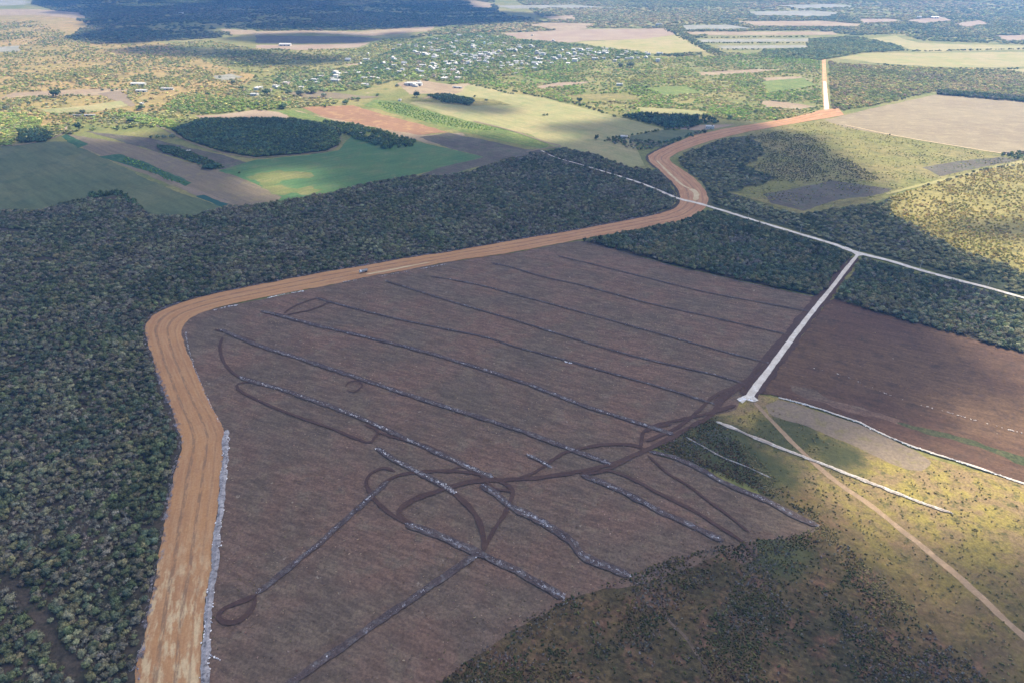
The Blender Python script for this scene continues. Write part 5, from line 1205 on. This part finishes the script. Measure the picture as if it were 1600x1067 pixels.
def build_clouds():
    cs = 14.0
    xs = np.arange(-3300, 3301, cs); ys = np.arange(60, 4700, cs)
    X, Y = np.meshgrid(xs, ys)
    wx = (fbm(X, Y, 130, 501) - .5) * 60; wy = (fbm(X, Y, 130, 502) - .5) * 60
    near = np.clip((Y - 350) / 500, .25, 1)
    U, V = to_px(X + wx * near * .5, Y + wy * near * .5)
    m = np.zeros(X.shape)
    for p in SHADOWS: m = np.maximum(m, inside(p, U, V) * 1.0)
    m = np.maximum(m, inside(HALF, U, V) * .78)
    U2, V2 = to_px(X, Y)
    for p, k in SOFT: m = np.maximum(m, inside(p, U, V) * k)
    for p, k in HOLES: m = np.where(inside(p, U2, V2), m * (1 - k), m)
    def blur(a, n):
        for ax in (0, 1):
            for _ in range(n):
                a = (np.roll(a, 1, ax) + a * 2 + np.roll(a, -1, ax)) / 4
        return a
    b1, b2 = blur(m, 2), blur(m, 9)
    wn_ = vnoise(X, Y, 160, 9)
    D = b1 * (1 - wn_ * .55) + b2 * wn_ * .55
    D = 1 - np.sqrt(np.clip(1 - np.clip((D - .03) / .94, 0, 1), 0, 1))      # two sheets in a row let (1-a)^2 through
    core = blur(m, 22)
    H = np.clip(core, 0, 1) ** .7
    bump = fbm(X, Y, 150, 601)
    off = SDIR * (ALT / SDIR.z)
    mat = bpy.data.materials.new("cloud"); mat.use_nodes = True
    nt = mat.node_tree; nt.nodes.clear()
    out = N(nt, "ShaderNodeOutputMaterial"); mx = N(nt, "ShaderNodeMixShader"); tr = N(nt, "ShaderNodeBsdfTransparent")
    df = N(nt, "ShaderNodeBsdfDiffuse"); df.inputs[0].default_value = (.9, .9, .92, 1)
    at = N(nt, "ShaderNodeAttribute", attribute_name="cover")
    rm = at.outputs['Fac']
    nt.links.new(rm, mx.inputs[0]); nt.links.new(tr.outputs[0], mx.inputs[1]); nt.links.new(df.outputs[0], mx.inputs[2]); nt.links.new(mx.outputs[0], out.inputs[0])
    ny, nx = X.shape
    act = D > .012
    cell = act[:-1, :-1] | act[1:, :-1] | act[:-1, 1:] | act[1:, 1:]
    vid = -np.ones(X.shape, int)
    use = np.zeros(X.shape, bool)
    use[:-1, :-1] |= cell; use[1:, :-1] |= cell; use[:-1, 1:] |= cell; use[1:, 1:] |= cell
    vid[use] = np.arange(use.sum())
    q = np.stack([vid[:-1, :-1][cell], vid[:-1, 1:][cell], vid[1:, 1:][cell], vid[1:, :-1][cell]], 1)
    Xu, Yu, Du, Hu, Bu = X[use], Y[use], D[use], H[use], bump[use]
    # underside flat with slight relief, top heaped up: the two sheets lie on the same sun ray so the edge stays where it belongs
    zb = ALT + Bu * 25; zt = ALT + 12 + Bu * 60 + Hu * (60 + 160 * Bu)
    def place(z):
        k = z / SDIR.z
        return np.stack([Xu + SDIR.x * k, Yu + SDIR.y * k, z], 1)
    n = len(Xu)
    co = np.concatenate([place(zb), place(zt)])
    f = np.concatenate([q[:, ::-1], q + n])
    me = bpy.data.meshes.new("clouds")
    me.vertices.add(2 * n); me.vertices.foreach_set("co", co.astype(np.float32).ravel())
    me.loops.add(len(f) * 4); me.polygons.add(len(f))
    me.loops.foreach_set("vertex_index", f.astype(np.int32).ravel())
    me.polygons.foreach_set("loop_start", np.arange(0, len(f) * 4, 4, dtype=np.int32))
    me.polygons.foreach_set("loop_total", np.full(len(f), 4, dtype=np.int32))
    me.update(calc_edges=True)
    a = me.attributes.new("cover", 'FLOAT', 'POINT'); a.data.foreach_set("value", np.concatenate([Du, Du]).astype(np.float32))
    me.materials.append(mat)
    o = bpy.data.objects.new("clouds", me); col.objects.link(o)
    tag(o, "broken cumulus clouds overhead throwing shadows on the land", None, None, 'structure')
    print("cloud cells", len(q))
build_clouds()

# ------------------------------------------------------------------ haze
def haze(density=.00011, color=(.13, .40, 1.0)):
    s = S + 200; vs, fs, ms = [], [], []
    bxv(vs, fs, ms, -s, s, -s, s, -1.0, CAM_H + 2.0, 0)
    m = bpy.data.materials.new("haze"); m.use_nodes = True; nt = m.node_tree; nt.nodes.clear()
    out = N(nt, "ShaderNodeOutputMaterial"); v = N(nt, "ShaderNodeVolumePrincipled")
    v.inputs['Color'].default_value = (*color, 1); v.inputs['Density'].default_value = density; v.inputs['Anisotropy'].default_value = .25
    nt.links.new(v.outputs[0], out.inputs['Volume'])
    o = link_mesh("haze", vs, fs, m); tag(o, "thin blue haze", None, None, 'stuff')
haze()
